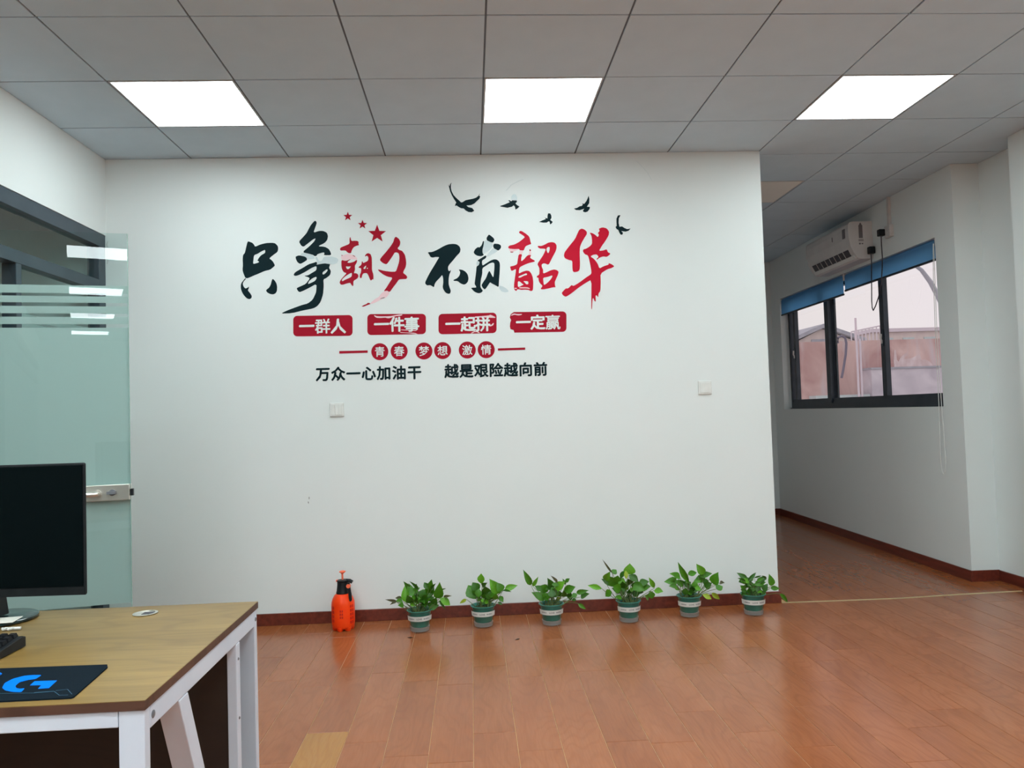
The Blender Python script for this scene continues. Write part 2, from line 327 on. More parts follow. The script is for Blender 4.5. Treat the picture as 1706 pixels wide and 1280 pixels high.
# --- ceiling light panels
def light_panel(i, yy, on, label, group=None):
    x = GX+i*T+.3; y = yy+.3
    t = thing('ceiling_light', label, 'light', (x, y, 2.89), group=group)
    q = MB(); a, b_ = .294, .286
    q.box(-a, a, -a, -b_, 0, .012).box(-a, a, b_, a, 0, .012).box(-a, -b_, -b_, b_, 0, .012).box(b_, a, -b_, b_, 0, .012)
    q.build('frame', M['panel_frame'], t)
    MB().box(-b_, b_, -b_, b_, .002, .010).build('diffuser', (M['lit_rear'] if yy < 2 else M['lit']) if on else M['unlit'], t)
    return t
Y1 = GY+T
light_panel(-3, Y1, True, 'lit square ceiling panel, leftmost of the three above the slogan wall')
light_panel(0, Y1, True, 'lit square ceiling panel, middle of the three above the slogan wall')
light_panel(3, Y1, True, 'lit square ceiling panel, rightmost of the three, towards the passage')
light_panel(3, GY+4*T, False, 'unlit cream ceiling panel above the passage by the window')
REFL = {-1.65: 'ceiling panel reflected as the topmost bright strip in the glass door', -4.05: 'ceiling panel reflected as the second bright strip from the top of the glass door',
        -6.45: 'ceiling panel reflected as the third bright strip from the top of the glass door', -8.85: 'ceiling panel reflected as the lowest bright strip in the glass door'}
for yy in (GY-2*T, .15, -1.65, -4.05, -6.45, -8.85):  # the nearest rows are unseen, added to light the wall more evenly
    for i in ((-3, -2, 0, 3) if -2 < yy < 1 else (-3, 0, 3)):  # the extra second column is invented, added to brighten the lower left wall
        light_panel(i, yy, True, REFL[yy] if i == -3 and yy in REFL else 'lit square ceiling panel out of sight behind the viewpoint', 'ceiling panels behind the viewpoint').location.z = 2.89 if yy > 1 else 2.882

# --- walls
wm = struct(MB().box(-6.5, XE, YW, YW+.2, -.01, H).build('wall_back', M['wall']), 'white painted slogan wall')
MB().tube([(XL+.004, YW-.0012, 2.38-.02*i+0) if i % 2 else (XL+.010, YW-.0012, 2.38-.02*i) for i in range(8)], .0009, 4).build('plaster_crack', M['ac_print'], wm)
MB().tube([at(px, py, 1, YW-.001) for px, py in ((1060, 268), (1070, 278), (1079, 288), (1086, 301))], .0008, 4).tube([at(px, py, 1, YW-.001) for px, py in ((843, 318), (852, 308), (866, 301), (872, 299))], .0008, 4).build('pencil_mark', M['pale'], wm)
MB().tube([at(px, py, 1, YW-.001) for px, py in ((515, 828), (515, 832))], .002, 4).tube([at(px, py, 1, YW-.001) for px, py in ((513.5, 836), (514, 839))], .002, 4).build('scuff_mark', M['ac_print'], wm)
struct(MB().box(XE-.2, XE, YW+.2, YF, -.01, H).build('wall_passage_left', M['wall']))
struct(MB().box(XE-.2, 3.60, YF, YF+.15, -.01, H).build('wall_passage_far', M['wall']))
struct(MB().box(XL-.1, XL, YB, YW, 2.415, H).build('wall_left', M['wall']), 'white wall strip above the glass partition')
struct(MB().box(3.42, 3.66, YB, 4.67, -.01, H).build('wall_right', M['wall']))
struct(MB().box(3.58, 3.82, 4.67, 5.21, -.01, H).build('wall_right_recess', M['wall']))
struct(MB().box(-6.6, 3.8, YB-.15, YB, -.01, H).build('wall_front', M['wall']))
# window wall with its opening, in the turned frame (u along the wall, v outwards)
UA, UB, ZA, ZB = .232, 3.26, 1.198, 2.425
q = MB()
def uv_box(q, u0, u1, v0, v1, z0, z1, mi=0): return q.box(v0, v1, u0, u1, z0, z1, mi)
uv_box(q, 0, UA-.08, 0, .24, -.01, H); uv_box(q, UA-.08, UA, 0, .155, -.01, H); uv_box(q, UB, 3.6, 0, .155, -.01, H); uv_box(q, UA, UB, 0, .155, -.01, ZA); uv_box(q, UA, UB, 0, .155, ZB, H)
struct(q.build('wall_window', M['wall'], loc=WO, rot=WR))
# side office behind the partition
struct(MB().box(-6.6, -6.5, YB, 5.0, -.01, H).build('wall_office_left', M['dark_room']))
struct(MB().box(-6.5, -2.4, -1.6, -1.5, -.01, H).build('wall_office_front', M['dark_room']))

# --- baseboards
def base(name, poly): return struct(MB().prism(poly, 0, .072).build(name, M['base'], bevel=.002))
base('baseboard_back', [(XL+.03, YW-.012), (XE+.012, YW-.012), (XE+.012, YW), (XL+.03, YW)])
base('baseboard_passage_left', [(XE, YW), (XE+.012, YW), (XE+.012, YF), (XE, YF)])
base('baseboard_passage_far', [(XE+.012, YF-.012), (3.48, YF-.012), (3.48, YF), (XE+.012, YF)])
struct(MB().box(-.012, 0, -.012, 3.5, 0, .075).box(0, .19, -.012, 0, 0, .075).build('baseboard_window', M['base'], loc=WO, rot=WR, bevel=.002))
base('baseboard_recess', [(3.568, 4.67), (3.58, 4.67), (3.58, 5.19), (3.568, 5.19)])
base('baseboard_right', [(3.408, YB), (3.42, YB), (3.42, 4.682), (3.408, 4.682)])
# threshold strip between the two floors
pts = [at(px, py, 2, 0) for px, py in ((1303, 1004.5), (1400, 1001), (1500, 997), (1600, 990.5), (1702, 985))]
pts = [Vector((XE+.014, YW-.004, 0))]+[Vector((p.x, p.y, 0)) for p in pts[1:]]
q = MB()
q.add([(p.x, p.y-.014, 0) for p in pts]+[(p.x, p.y, .0035) for p in pts]+[(p.x, p.y+.014, 0) for p in pts],
      [(i, i+1, 5+i+1, 5+i) for i in range(4)]+[(5+i, 5+i+1, 10+i+1, 10+i) for i in range(4)]+[(i, 10+i, 10+i+1, i+1) for i in range(4)])
struct(q.build('trim_1', M['brass']), 'brass threshold strip across the passage opening')

# --- window: frame, sashes, panes, handles (frame plane set back .1)
win = struct(MB().box(.085, .15, UA, UB, ZA+.006, ZA+.07).box(.085, .15, UA, UB, ZB-.05, ZB-.001).box(.085, .15, UA, UA+.035, ZA+.07, ZB-.05).box(.085, .15, UB-.035, UB, ZA+.07, ZB-.05)
      .box(.07, .15, UA, UB, ZA+.001, ZA+.012).build('window_1', M['frame'], loc=WO, rot=WR), 'dark aluminium sliding window with four panes')
def stile(u, wd, v0=.09, v1=.13, nm='sash_stile'): return MB().box(v0, v1, u-wd/2, u+wd/2, ZA+.05, ZB-.03).build(nm, M['frame'], win)
stile(2.27, .085, .075, .14, 'mullion'); stile(2.195, .035, .12, .135)
stile(1.22, .07); stile(1.265, .03, .12, .135); stile(3.29-.02, .05)
MB().box(.09, .13, UA+.03, UB-.03, ZA+.068, ZA+.10).build('bottom_rail', M['frame'], win)
MB().box(.09, .13, UA+.03, UB-.03, ZB-.07, ZB-.045).build('top_rail', M['frame'], win)
stile(3.12, .05)
for u0, u1, v in ((UA+.03, 1.19, .118), (1.25, 2.2, .108), (2.31, 3.10, .118), (3.14, UB-.03, .108)):
    MB().box(v, v+.005, u0, u1, ZA+.095, ZB-.065).build('pane', M['win_glass'], win)
for u, z in ((1.22, 1.79), (3.12, 1.80)):
    h = MB().box(.082, .092, u-.014, u+.014, z-.07, z+.07).build('latch', M['frame'], win)
    MB().tube([(.082, u, z-.03), (.07, u-.006, z-.01), (.066, u-.02, z+.03)], .008, 6).box(.078, .086, u-.012, u+.012, z-.05, z-.02).build('latch_lever', M['off_white'], h)

# ------------------------------------------------------------------ left glass partition and side office front
gp = struct(thing('glass_partition', '', '', (0, 0, 0)))
del gp['category']; gp['label'] = 'glass partition with dark grey aluminium frame and frosted film'
XP0, XP1 = XL-.075, XL-.004
def fr(name, y0, y1, z0, z1, m='partition'): return MB().box(XP0, XP1, y0, y1, z0, z1).build(name, M[m], gp, bevel=.002)
fr('header', YB+.01, 4.872, 2.335, 2.414)
fr('transom_bar', YB+.01, 4.80, 2.065, 2.13)
fr('end_jamb', 4.79, 4.872, 0, 2.334)
fr('post', 3.93, 3.975, 0, 2.064); fr('post', 3.085, 3.13, 0, 2.064); fr('post', 1.4, 1.445, 0, 2.064); fr('post', -2.0, -1.955, 0, 2.064)
fr('bottom_rail', 3.976, 4.789, 0, .06); fr('bottom_rail', 1.446, 3.084, 0, .06); fr('bottom_rail', -1.954, 1.399, 0, .06); fr('bottom_rail', YB+.01, -2.001, 0, .06)
gm = (XP0+XP1)/2
STR = ((1.671, 1.701), (1.715, 1.745), (1.760, 1.787), (1.799, 1.832))
for y0, y1 in ((3.976, 4.789), (1.446, 3.084), (-1.954, 1.399), (YB+.02, -2.001)):
    g = MB().box(gm-.005, gm+.005, y0, y1, .061, 2.064).build('pane', M['door_glass'], gp)
    MB().box(gm-.0065, gm-.0055, y0, y1, .515, 1.656).build('frosted_film', M['film'], g)
    for za, zb in STR: MB().box(gm-.0065, gm-.0055, y0, y1, za, zb).build('film_stripe', M['film'], g)
MB().box(gm-.005, gm+.005, YB+.02, 4.789, 2.131, 2.334).build('transom_pane', M['door_glass'], gp)

# --- the open glass door, hinged on the partition, swung into the room
DL, TH = .809, math.radians(13.1)
door = thing('glass_door', 'open frameless green glass door with frosted film and stripes, left of the slogan wall', 'door', (XL+.03, 3.145+.007, 0), (0, 0, TH))
D0 = .0; D1 = DL-.031
MB().box(D0, D1, -.005, .005, .012, 2.052).build('glass_leaf', M['door_glass'], door)
MB().box(D1+.0002, D1+.0012, -.005, .005, .012, 2.052).build('polished_edge', M['glass_edge'], door)
MB().box(D0+.001, D1-.001, .0056, .0062, .515, 1.656).build('frosted_film', M['film'], door)
for za, zb in STR: MB().box(D0+.001, D1-.001, .0056, .0062, za, zb).build('film_stripe', M['film'], door)
lk = MB().box(D1-.165, D1+.001, -.030, -.0056, .941, 1.006).box(D1-.165, D1+.001, .0064, .024, .941, 1.006).build('lock_case', M['steel'], door, bevel=.002)
MB().lathe([(.016, -.040), (.016, -.030)], 20, (D1-.118, 0, .972), axis='Y').tube([(D1-.118, -.040, .972), (D1-.118, -.060, .972), (D1-.130, -.064, .972), (D1-.240, -.064, .971)], .0115, 10).build('lever_handle', M['steel'], lk)
MB().lathe([(.013, -.036), (.013, -.030)], 20, (D1-.062, 0, .974), axis='Y').box(D1-.080, D1-.046, -.052, -.036, .969, .980).build('thumb_turn', M['bolt'], lk)
MB().box(D1+.0015, D1+.012, -.010, .012, .956, .984).build('latch_bolt', M['black_plastic'], lk, label='black latch keeper')
for z in (.012, 1.98): MB().box(D0-.002, D0+.12, -.014, -.0054, z, z+.055).box(D0-.002, D0+.12, .0064, .014, z, z+.055).build('hinge_clamp', M['steel'], door, bevel=.002)

# ------------------------------------------------------------------ wall lettering
YD = YW-.0006                                     # face of the vinyl
def smooth(p, r=.2):
    o = []
    n = len(p)
    for i in range(n):
        a, b_ = p[i], p[(i+1) % n]
        o.append((a[0]+(b_[0]-a[0])*r, a[1]+(b_[1]-a[1])*r)); o.append((b_[0]+(a[0]-b_[0])*r, b_[1]+(a[1]-b_[1])*r))
    return o
def fill(loops, thick):
    """closed 2D loops (even-odd holes) to a thin solid mesh in the XY plane"""
    cu = bpy.data.curves.new('c', 'CURVE'); cu.dimensions = '2D'; cu.fill_mode = 'BOTH'; cu.extrude = thick/2
    for lp in loops:
        s = cu.splines.new('POLY'); s.points.add(len(lp)-1); s.use_cyclic_u = True
        for i, p in enumerate(lp): s.points[i].co = (p[0], p[1], 0, 1)
    return curve_mesh(cu)
def curve_mesh(cu):
    o = bpy.data.objects.new('tmp', cu); COL.objects.link(o)
    dg = bpy.context.evaluated_depsgraph_get(); me = bpy.data.meshes.new_from_object(o.evaluated_get(dg), depsgraph=dg)
    bpy.data.objects.remove(o); return me
def decal(name, loops, org, s, m, parent=None, thick=.0006, proud=0, sm=True, center=None):
    L = []
    for lp in loops:
        if sm: lp = smooth(lp)
        L.append([(lambda v: (v.x, v.z))(at(org[0]+x*s, org[1]+y*s, 1, YD)) for x, y in lp])
    if center is None:
        xs = [p[0] for l in L for p in l]; zs = [p[1] for l in L for p in l]; center = ((min(xs)+max(xs))/2, (min(zs)+max(zs))/2)
    L = [[(p[0]-center[0], p[1]-center[1]) for p in l] for l in L]
    me = fill(L, thick); me.name = name; me.materials.clear(); me.materials.append(M[m])
    me.transform(Matrix.Rotation(math.pi/2, 4, 'X'))
    if parent: o = link(name, me, parent, loc=(center[0]-parent.location.x, -proud-thick/2, center[1]-parent.location.z))
    else: o = link(name, me, loc=(center[0], YD-thick/2-proud, center[1]))
    return o
def root_at(name, label, cat, px, py, group=None):
    p = at(px, py, 1, YD); return thing(name, label, cat, (p.x, YD, p.z), group=group)
CALLI = 'brush stroke characters of the slogan'
# 1
g = root_at('wall_character', 'big black brush character like a box on two drops, first of the slogan', 'wall sticker', 431, 450, CALLI)
O, S = (395, 395), 80/931
decal('brush_stroke', [[(205,85),(240,90),(300,115),(330,150),(350,190),(450,145),(560,118),(680,112),(740,122),(790,175),(798,225),(785,290),(700,350),(622,415),(660,440),(695,475),(715,510),(735,555),(690,595),(640,635),(530,660),(420,710),(330,745),(210,800),(160,795),(125,710),(105,640),(115,540),(108,440),(115,350),(150,310),(165,250),(180,180)],
 [(330,350),(400,325),(470,280),(545,245),(545,310),(470,350),(425,400),(395,455),(400,465),(420,470),(425,490),(380,508),(310,525),(318,430)]], O, S, 'ink', g)
decal('brush_stroke', [[(158,800),(175,808),(125,865),(110,910),(125,960),(160,1000),(195,990),(232,960),(225,1000),(205,1035),(250,1085),(285,1140),(280,1185),(240,1208),(190,1190),(140,1140),(95,1070),(72,1000),(72,930),(85,890),(120,845)]], O, S, 'ink', g)
decal('brush_stroke', [[(690,808),(735,850),(765,905),(778,970),(772,1050),(745,1095),(700,1115),(650,1110),(590,1080),(565,1050),(565,1025),(620,985),(655,920),(670,850)]], O, S, 'ink', g)
# 2
g = root_at('wall_character', 'tall black brush character with a long tail sweeping left, second of the slogan', 'wall sticker', 520, 440, CALLI)
O, S = (465, 360), 110/828
decal('brush_stroke', [[(450,55),(475,80),(455,140),(430,210),(500,187),(555,187),(600,210),(613,250),(605,300),(570,340),(485,380),(570,385),(620,410),(645,450),(655,492),(560,492),(570,465),(555,455),(480,478),(470,500),(445,505),(430,490),(380,475),(290,455),(380,380),(440,320),(460,280),(430,290),(360,345),(305,388),(275,370),(248,320),(300,265),(345,215),(375,155),(400,110)]], O, S, 'ink', g)
decal('brush_stroke', [[(205,510),(250,492),(335,512),(355,548),(310,580),(265,603),(230,580),(212,545)]], O, S, 'ink', g)
decal('brush_stroke', [[(182,735),(200,705),(290,655),(370,605),(440,585),(470,572),(478,600),(465,612),(560,595),(630,598),(640,610),(625,650),(650,690),(640,740),(590,780),(555,795),(560,870),(552,980),(520,1080),(480,1130),(430,1160),(300,1185),(160,1220),(20,1225),(90,1190),(180,1155),(290,1115),(360,1098),(420,1050),(450,990),(465,950),(470,850),(380,900),(300,940),(255,957),(232,935),(218,905),(270,882),(335,852),(385,785),(370,770),(310,750),(360,745),(410,715),(468,680),(470,625),(400,655),(330,700),(250,740),(210,752),(188,748)],
 [(360,855),(375,815),(420,780),(465,762),(472,780),(450,815),(400,840)], [(545,730),(545,705),(600,665),(612,680),(590,710),(560,735)]], O, S, 'ink', g)
decal('peeled_patch', [[(262,490),(290,460),(380,478),(430,500),(440,515),(450,535),(400,540),(358,548),(335,512)]], O, S, 'pale', g)
decal('peeled_patch', [[(450,520),(475,510),(500,565),(540,560),(560,510),(650,508),(720,525),(745,545),(730,585),(690,605),(642,608),(560,592),(478,600),(480,580)]], O, S, 'pale', g)
# 3
g = root_at('wall_character', 'small dark red brush character in two halves under the stars, third of the slogan', 'wall sticker', 593, 437, CALLI)
O, S = (560, 390), 70/996
decal('brush_stroke', [[(332,70),(345,95),(360,165),(440,160),(510,165),(535,190),(530,235),(545,265),(480,280),(420,310),(385,360),(365,405),(355,455),(300,455),(260,430),(230,395),(180,390),(110,395),(88,360),(110,320),(180,290),(250,262),(300,240),(320,215),(318,150),(320,95)]], O, S, 'red', g)
decal('peeled_patch', [[(120,520),(200,490),(300,462),(400,500),(470,540),(505,590),(490,612),(410,600),(330,593),(200,628),(130,605),(120,570)]], O, S, 'pink', g)
decal('brush_stroke', [[(390,495),(455,530),(445,542),(395,515)]], O, S, 'red', g, proud=.0007)
decal('brush_stroke', [[(125,495),(160,505),(150,518),(125,512)]], O, S, 'red', g, proud=.0007)
decal('brush_stroke', [[(125,612),(200,635),(260,630),(330,597),(345,602),(290,640),(265,680),(330,685),(420,660),(480,615),(500,625),(485,690),(450,740),(445,780),(450,840),(430,900),(420,930),(480,930),(520,960),(530,1010),(500,1060),(410,1110),(408,1220),(395,1240),(360,1200),(335,1155),(260,1170),(160,1205),(110,1200),(82,1160),(95,1110),(140,1050),(200,985),(250,930),(180,905),(145,850),(125,780)],
 [(230,765),(290,775),(350,765),(330,800),(300,830),(270,835),(245,815)], [(130,1110),(145,1070),(220,1000),(300,950),(350,925),(375,925),(370,1000),(340,1030),(260,1065),(190,1095),(160,1120)]], O, S, 'red', g)
decal('brush_stroke', [[(680,540),(690,500),(730,460),(770,455),(820,480),(845,560),(850,700),(850,860),(885,960),(885,1085),(860,1070),(825,1110),(795,1060),(755,960),(720,925),(650,930),(620,970),(605,1040),(585,1050),(560,1030),(565,960),(585,920),(595,860),(590,810),(530,800),(535,780),(600,730),(612,640),(630,660),(640,690),(700,665),(750,635),(765,590),(760,545),(730,510)],
 [(645,825),(660,790),(700,750),(715,755),(705,790),(690,830)], [(725,825),(740,790),(755,825)]], O, S, 'red', g)
# 4
g = root_at('wall_character', 'dark red hooked brush character with a pink peeled tail, fourth of the slogan', 'wall sticker', 640, 450, CALLI)
O, S = (600, 385), 90/886
decal('brush_stroke', [[(585,90),(640,130),(662,185),(650,240),(612,285),(640,310),(690,325),(735,390),(748,450),(758,530),(745,600),(715,650),(705,690),(750,720),(775,755),(760,788),(690,790),(635,795),(600,850),(545,920),(485,1005),(440,978),(385,990),(430,930),(480,850),(535,765),(450,750),(380,715),(320,670),(288,635),(310,632),(400,655),(500,668),(585,668),(610,600),(638,510),(645,430),(635,370),(600,350),(565,355),(540,400),(500,460),(450,530),(425,548),(370,525),(322,480),(340,440),(420,350),(500,250),(545,180),(560,120)]], O, S, 'red', g)
decal('peeled_patch', [[(385,995),(435,982),(480,1005),(470,1040),(430,1090),(350,1120),(260,1170),(180,1200),(165,1183),(240,1120),(310,1080),(340,1030)]], O, S, 'pink', g)
decal('brush_stroke', [[(20,1238),(60,1215),(100,1200),(130,1175),(165,1187),(170,1198),(110,1220),(60,1242)]], O, S, 'red', g)
decal('brush_stroke', [[(320,1120),(350,1098),(405,1085),(400,1100),(350,1110)]], O, S, 'ac_print', g, proud=.0007)
# 5
g = root_at('wall_character', 'bold black brush character with a slanting leg and a separate drop, fifth of the slogan', 'wall sticker', 743, 448, CALLI)
O, S = (700, 395), 90/1152
decal('brush_stroke', [[(160,325),(260,320),(380,265),(500,195),(600,155),(700,145),(780,155),(840,200),(862,260),(850,330),(780,400),(700,500),(620,590),(595,640),(595,700),(620,735),(655,700),(650,740),(620,810),(608,900),(608,1010),(630,1080),(655,1150),(640,1205),(600,1215),(540,1185),(490,1110),(480,1060),(492,980),(490,880),(470,805),(420,870),(350,940),(310,1000),(295,1075),(240,1040),(210,1025),(150,1035),(115,1005),(105,970),(150,870),(220,740),(300,610),(370,490),(410,430),(340,425),(260,440),(220,425),(190,370)]], O, S, 'ink', g)
decal('brush_stroke', [[(820,690),(900,700),(970,740),(1015,800),(1032,880),(1020,950),(980,1000),(930,1018),(860,990),(800,940),(710,935),(710,915),(790,880),(840,820),(855,750)]], O, S, 'ink', g)
# 6
g = root_at('wall_character', 'black brush character with large pale peeled patches near its top, sixth of the slogan', 'wall sticker', 815, 440, CALLI)
O, S = (780, 380), 80/890
decal('brush_stroke', [[(385,120),(430,150),(475,190),(488,225),(465,265),(440,270),(385,250),(345,225),(340,185),(360,150)]], O, S, 'ink', g)
decal('brush_stroke', [[(100,450),(130,390),(185,350),(205,365),(250,320),(275,240),(295,245),(285,330),(265,400),(268,470),(295,500),(240,525),(170,515),(120,485)]], O, S, 'ink', g)
decal('brush_stroke', [[(475,290),(560,295),(605,320),(612,355),(590,395),(555,420),(520,400),(480,380),(460,340)]], O, S, 'ink', g)
decal('brush_stroke', [[(165,605),(240,560),(325,505),(340,530),(325,560),(260,600),(255,640),(265,700),(340,650),(420,600),(480,580),(530,585),(575,620),(590,680),(585,800),(570,1000),(565,1100),(500,1060),(440,1030),(405,1005),(370,1060),(330,1120),(305,1140),(270,1110),(245,1060),(280,1000),(330,930),(360,850),(385,800),(400,800),(430,860),(465,920),(475,850),(485,750),(485,650),(450,640),(400,655),(330,700),(262,745),(262,850),(235,960),(225,1080),(240,1120),(275,1165),(240,1200),(190,1212),(120,1185),(75,1140),(50,1108),(150,1105),(145,1080),(118,1040),(130,940),(145,830),(155,710),(195,690),(215,630)]], O, S, 'ink', g)
decal('peeled_patch', [[(300,240),(340,222),(385,258),(440,278),(462,300),(450,350),(400,410),(340,450),(272,490),(268,400),(288,320)]], O, S, 'pale', g)
decal('peeled_patch', [[(345,540),(345,510),(400,440),(458,368),(480,388),(550,422),(500,460),(420,500)]], O, S, 'pale', g)
decal('peeled_patch', [[(160,612),(208,628),(190,688),(160,700),(152,660)]], O, S, 'pale', g)
decal('peeled_patch', [[(570,1070),(640,1080),(720,1130),(755,1180),(690,1195),(620,1180),(580,1130)]], O, S, 'pale', g)
# 7
g = root_at('wall_character', 'bright red two-part brush character with a windowed lower left box, seventh of the slogan', 'wall sticker', 889, 435, CALLI)
O, S = (840, 380), 100/1164
decal('brush_stroke', [[(285,80),(310,55),(345,62),(420,110),(480,160),(500,210),(510,270),(528,310),(480,325),(420,350),(400,385),(380,438),(300,433),(290,405),(200,410),(90,400),(75,370),(100,340),(200,320),(290,270),(360,215),(400,180),(380,155),(330,120),(300,105)]], O, S, 'bright_red', g)
decal('peeled_patch', [[(90,403),(200,414),(290,409),(260,430),(190,456),(110,453)]], O, S, 'pink', g)
decal('brush_stroke', [[(110,458),(190,460),(160,478),(125,475)]], O, S, 'red', g)
decal('peeled_patch', [[(300,442),(375,442),(350,502),(285,500)]], O, S, 'pink', g)
decal('peeled_patch', [[(480,455),(525,455),(525,518),(475,512)]], O, S, 'pink', g)
decal('brush_stroke', [[(488,415),(505,412),(520,430),(515,450),(490,448)]], O, S, 'red', g)
decal('brush_stroke', [[(280,508),(350,508),(330,580),(330,650),(390,600),(430,550),(470,522),(525,525),(500,575),(540,605),(590,630),(595,650),(560,660),(480,680),(400,710),(300,760),(285,830),(285,885),(350,850),(430,825),(490,835),(530,890),(555,960),(565,1050),(560,1180),(550,1215),(515,1225),(470,1200),(400,1195),(330,1200),(290,1190),(250,1190),(240,1222),(210,1210),(190,1180),(190,1100),(205,980),(220,880),(230,790),(150,835),(130,815),(112,745),(180,735),(250,705),(262,620)],
 [(277,940),(350,910),(420,880),(445,890),(440,910),(380,925),(320,960),(280,965)], [(265,1035),(300,1035),(350,1080),(380,1100),(340,1115),(300,1140),(265,1145)], [(370,1030),(440,1030),(468,1040),(468,1090),(430,1095),(400,1060)]], O, S, 'bright_red', g)
decal('peeled_patch', [[(290,1150),(440,1150),(490,1165),(500,1185),(440,1172),(290,1172)]], O, S, 'pink', g, proud=.0007)
decal('peeled_patch', [[(200,1160),(250,1165),(240,1182),(200,1180)]], O, S, 'pink', g, proud=.0007)
decal('brush_stroke', [[(645,345),(720,350),(790,320),(850,285),(920,272),(980,285),(1015,330),(1015,400),(990,470),(940,560),(900,640),(870,700),(845,712),(800,690),(760,685),(725,710),(730,760),(755,810),(755,885),(820,860),(900,820),(970,803),(1030,820),(1055,850),(1045,900),(1010,980),(980,1050),(985,1120),(1000,1150),(950,1150),(850,1175),(770,1190),(715,1190),(710,1170),(740,1130),(735,1110),(690,1070),(668,1020),(665,965),(635,960),(630,935),(680,905),(685,830),(680,770),(640,700),(700,610),(760,520),(810,410),(760,400),(700,400),(660,380)],
 [(825,390),(850,368),(885,370),(880,430),(860,485),(838,480),(818,420)], [(755,965),(840,950),(930,918),(935,940),(900,1000),(830,1070),(770,1110),(760,1040)]], O, S, 'bright_red', g)
# 8
g = root_at('wall_character', 'bright red brush character with a dripping vertical stroke, last at the right of the slogan', 'wall sticker', 980, 445, CALLI)
O, S = (930, 370), 100/853
decal('brush_stroke', [[(330,93),(370,105),(405,135),(408,170),(370,230),(330,300),(308,360),(305,450),(310,600),(305,680),(280,705),(225,715),(205,695),(200,630),(200,550),(150,540),(95,515),(80,480),(90,430),(150,350),(240,240),(270,170),(295,115)]], O, S, 'bright_red', g)
decal('brush_stroke', [[(445,150),(490,160),(530,185),(560,215),(575,195),(575,170),(560,160),(590,125),(575,95),(630,75),(690,90),(725,140),(715,195),(670,270),(620,340),(585,400),(590,410),(640,405),(690,385),(705,430),(745,450),(715,480),(685,497),(640,490),(590,505),(550,538),(545,525),(575,495),(545,460),(500,465),(455,488),(510,525),(560,590),(585,662),(640,630),(720,605),(715,583),(760,600),(800,630),(760,655),(700,670),(600,735),(605,850),(600,980),(570,1020),(570,1075),(545,1040),(530,1050),(535,1135),(515,1125),(500,1080),(487,1095),(480,1240),(470,1240),(470,1080),(472,820),(400,860),(300,925),(180,1020),(110,1065),(70,1045),(48,1010),(80,970),(110,943),(140,945),(190,893),(215,912),(300,860),(400,785),(470,740),(470,690),(450,580),(425,475),(380,460),(350,420),(355,390),(400,378),(450,345),(480,310),(480,250),(470,190)]], O, S, 'bright_red', g)
# birds
BG = 'flying bird stickers above the slogan'
def bird(label, lp, O, S): return tag(decal('bird_sticker', [lp], O, S, 'ink', sm=False), label, 'wall sticker', BG)
bird('largest black bird sticker with long raised wings, leftmost of the birds', [(140,150),(185,225),(215,140),(265,95),(240,160),(240,290),(265,400),(330,530),(420,630),(520,720),(600,795),(650,790),(760,720),(900,690),(1030,665),(1130,630),(1210,570),(1275,470),(1240,560),(1280,580),(1255,660),(1170,740),(1080,830),(960,890),(790,905),(850,960),(1000,1000),(1070,1095),(980,1145),(860,1135),(760,1080),(690,1010),(600,1005),(500,950),(440,905),(380,930),(400,860),(430,800),(350,680),(270,540),(210,400),(175,260)], (740, 300), 70/1493)
g = root_at('bird_sticker', 'black bird sticker whose upper wing has peeled to pale grey, second bird from the left', 'wall sticker', 850, 339, BG)
O, S = (830, 315), 100/1706
decal('bird_body', [[(60,480),(180,440),(300,390),(330,370),(280,325),(330,320),(365,350),(400,322),(530,327),(530,370),(490,410),(540,460),(605,500),(560,545),(490,590),(475,500),(440,465),(390,505),(260,535),(160,515),(60,500)]], O, S, 'ink', g, sm=False)
decal('peeled_wing', [[(368,310),(370,220),(420,150),(500,150),(540,250),(540,320),(400,316)]], O, S, 'pale', g)
bird('smallest black bird sticker, just above the seventh character', [(1160,938),(1250,895),(1340,860),(1350,840),(1320,810),(1400,840),(1400,760),(1420,690),(1480,695),(1510,760),(1515,820),(1480,880),(1550,935),(1520,980),(1475,1010),(1460,930),(1430,920),(1380,955),(1280,958)], O, S)
O, S = (950, 320), 110/1706
bird('black bird sticker with a sharp upright wing above the last character', [(475,95),(495,180),(490,290),(430,380),(510,385),(500,440),(450,505),(390,525),(335,510),(330,480),(365,430),(320,445),(250,470),(150,465),(95,430),(180,410),(240,370),(300,360),(325,320),(305,290),(360,310),(420,230),(455,150)], O, S)
bird('black bird sticker diving at the right end, beside the last red character', [(1300,600),(1255,680),(1250,800),(1270,900),(1340,890),(1400,930),(1470,960),(1560,945),(1510,1000),(1430,1025),(1320,1010),(1365,1060),(1345,1105),(1300,1100),(1265,1040),(1240,980),(1200,960),(1170,905),(1200,880),(1195,780),(1195,690),(1230,610),(1260,600)], O, S)
# stars
def star(cx, cy, R, label):
    p = [(cx+(R if k % 2 == 0 else R*.42)*math.sin(k*math.pi/5), cy-(R if k % 2 == 0 else R*.42)*math.cos(k*math.pi/5)) for k in range(10)]
    tag(decal('star_sticker', [p], (0, 0), 1, 'red', sm=False), label, 'wall sticker', 'star stickers')
star(579.5, 360.8, 7.8, 'small red star sticker, highest and leftmost of three')
star(603.9, 374.3, 8, 'small red star sticker, middle of three')
star(628.3, 390, 15.5, 'large red star sticker, lowest and rightmost of three')
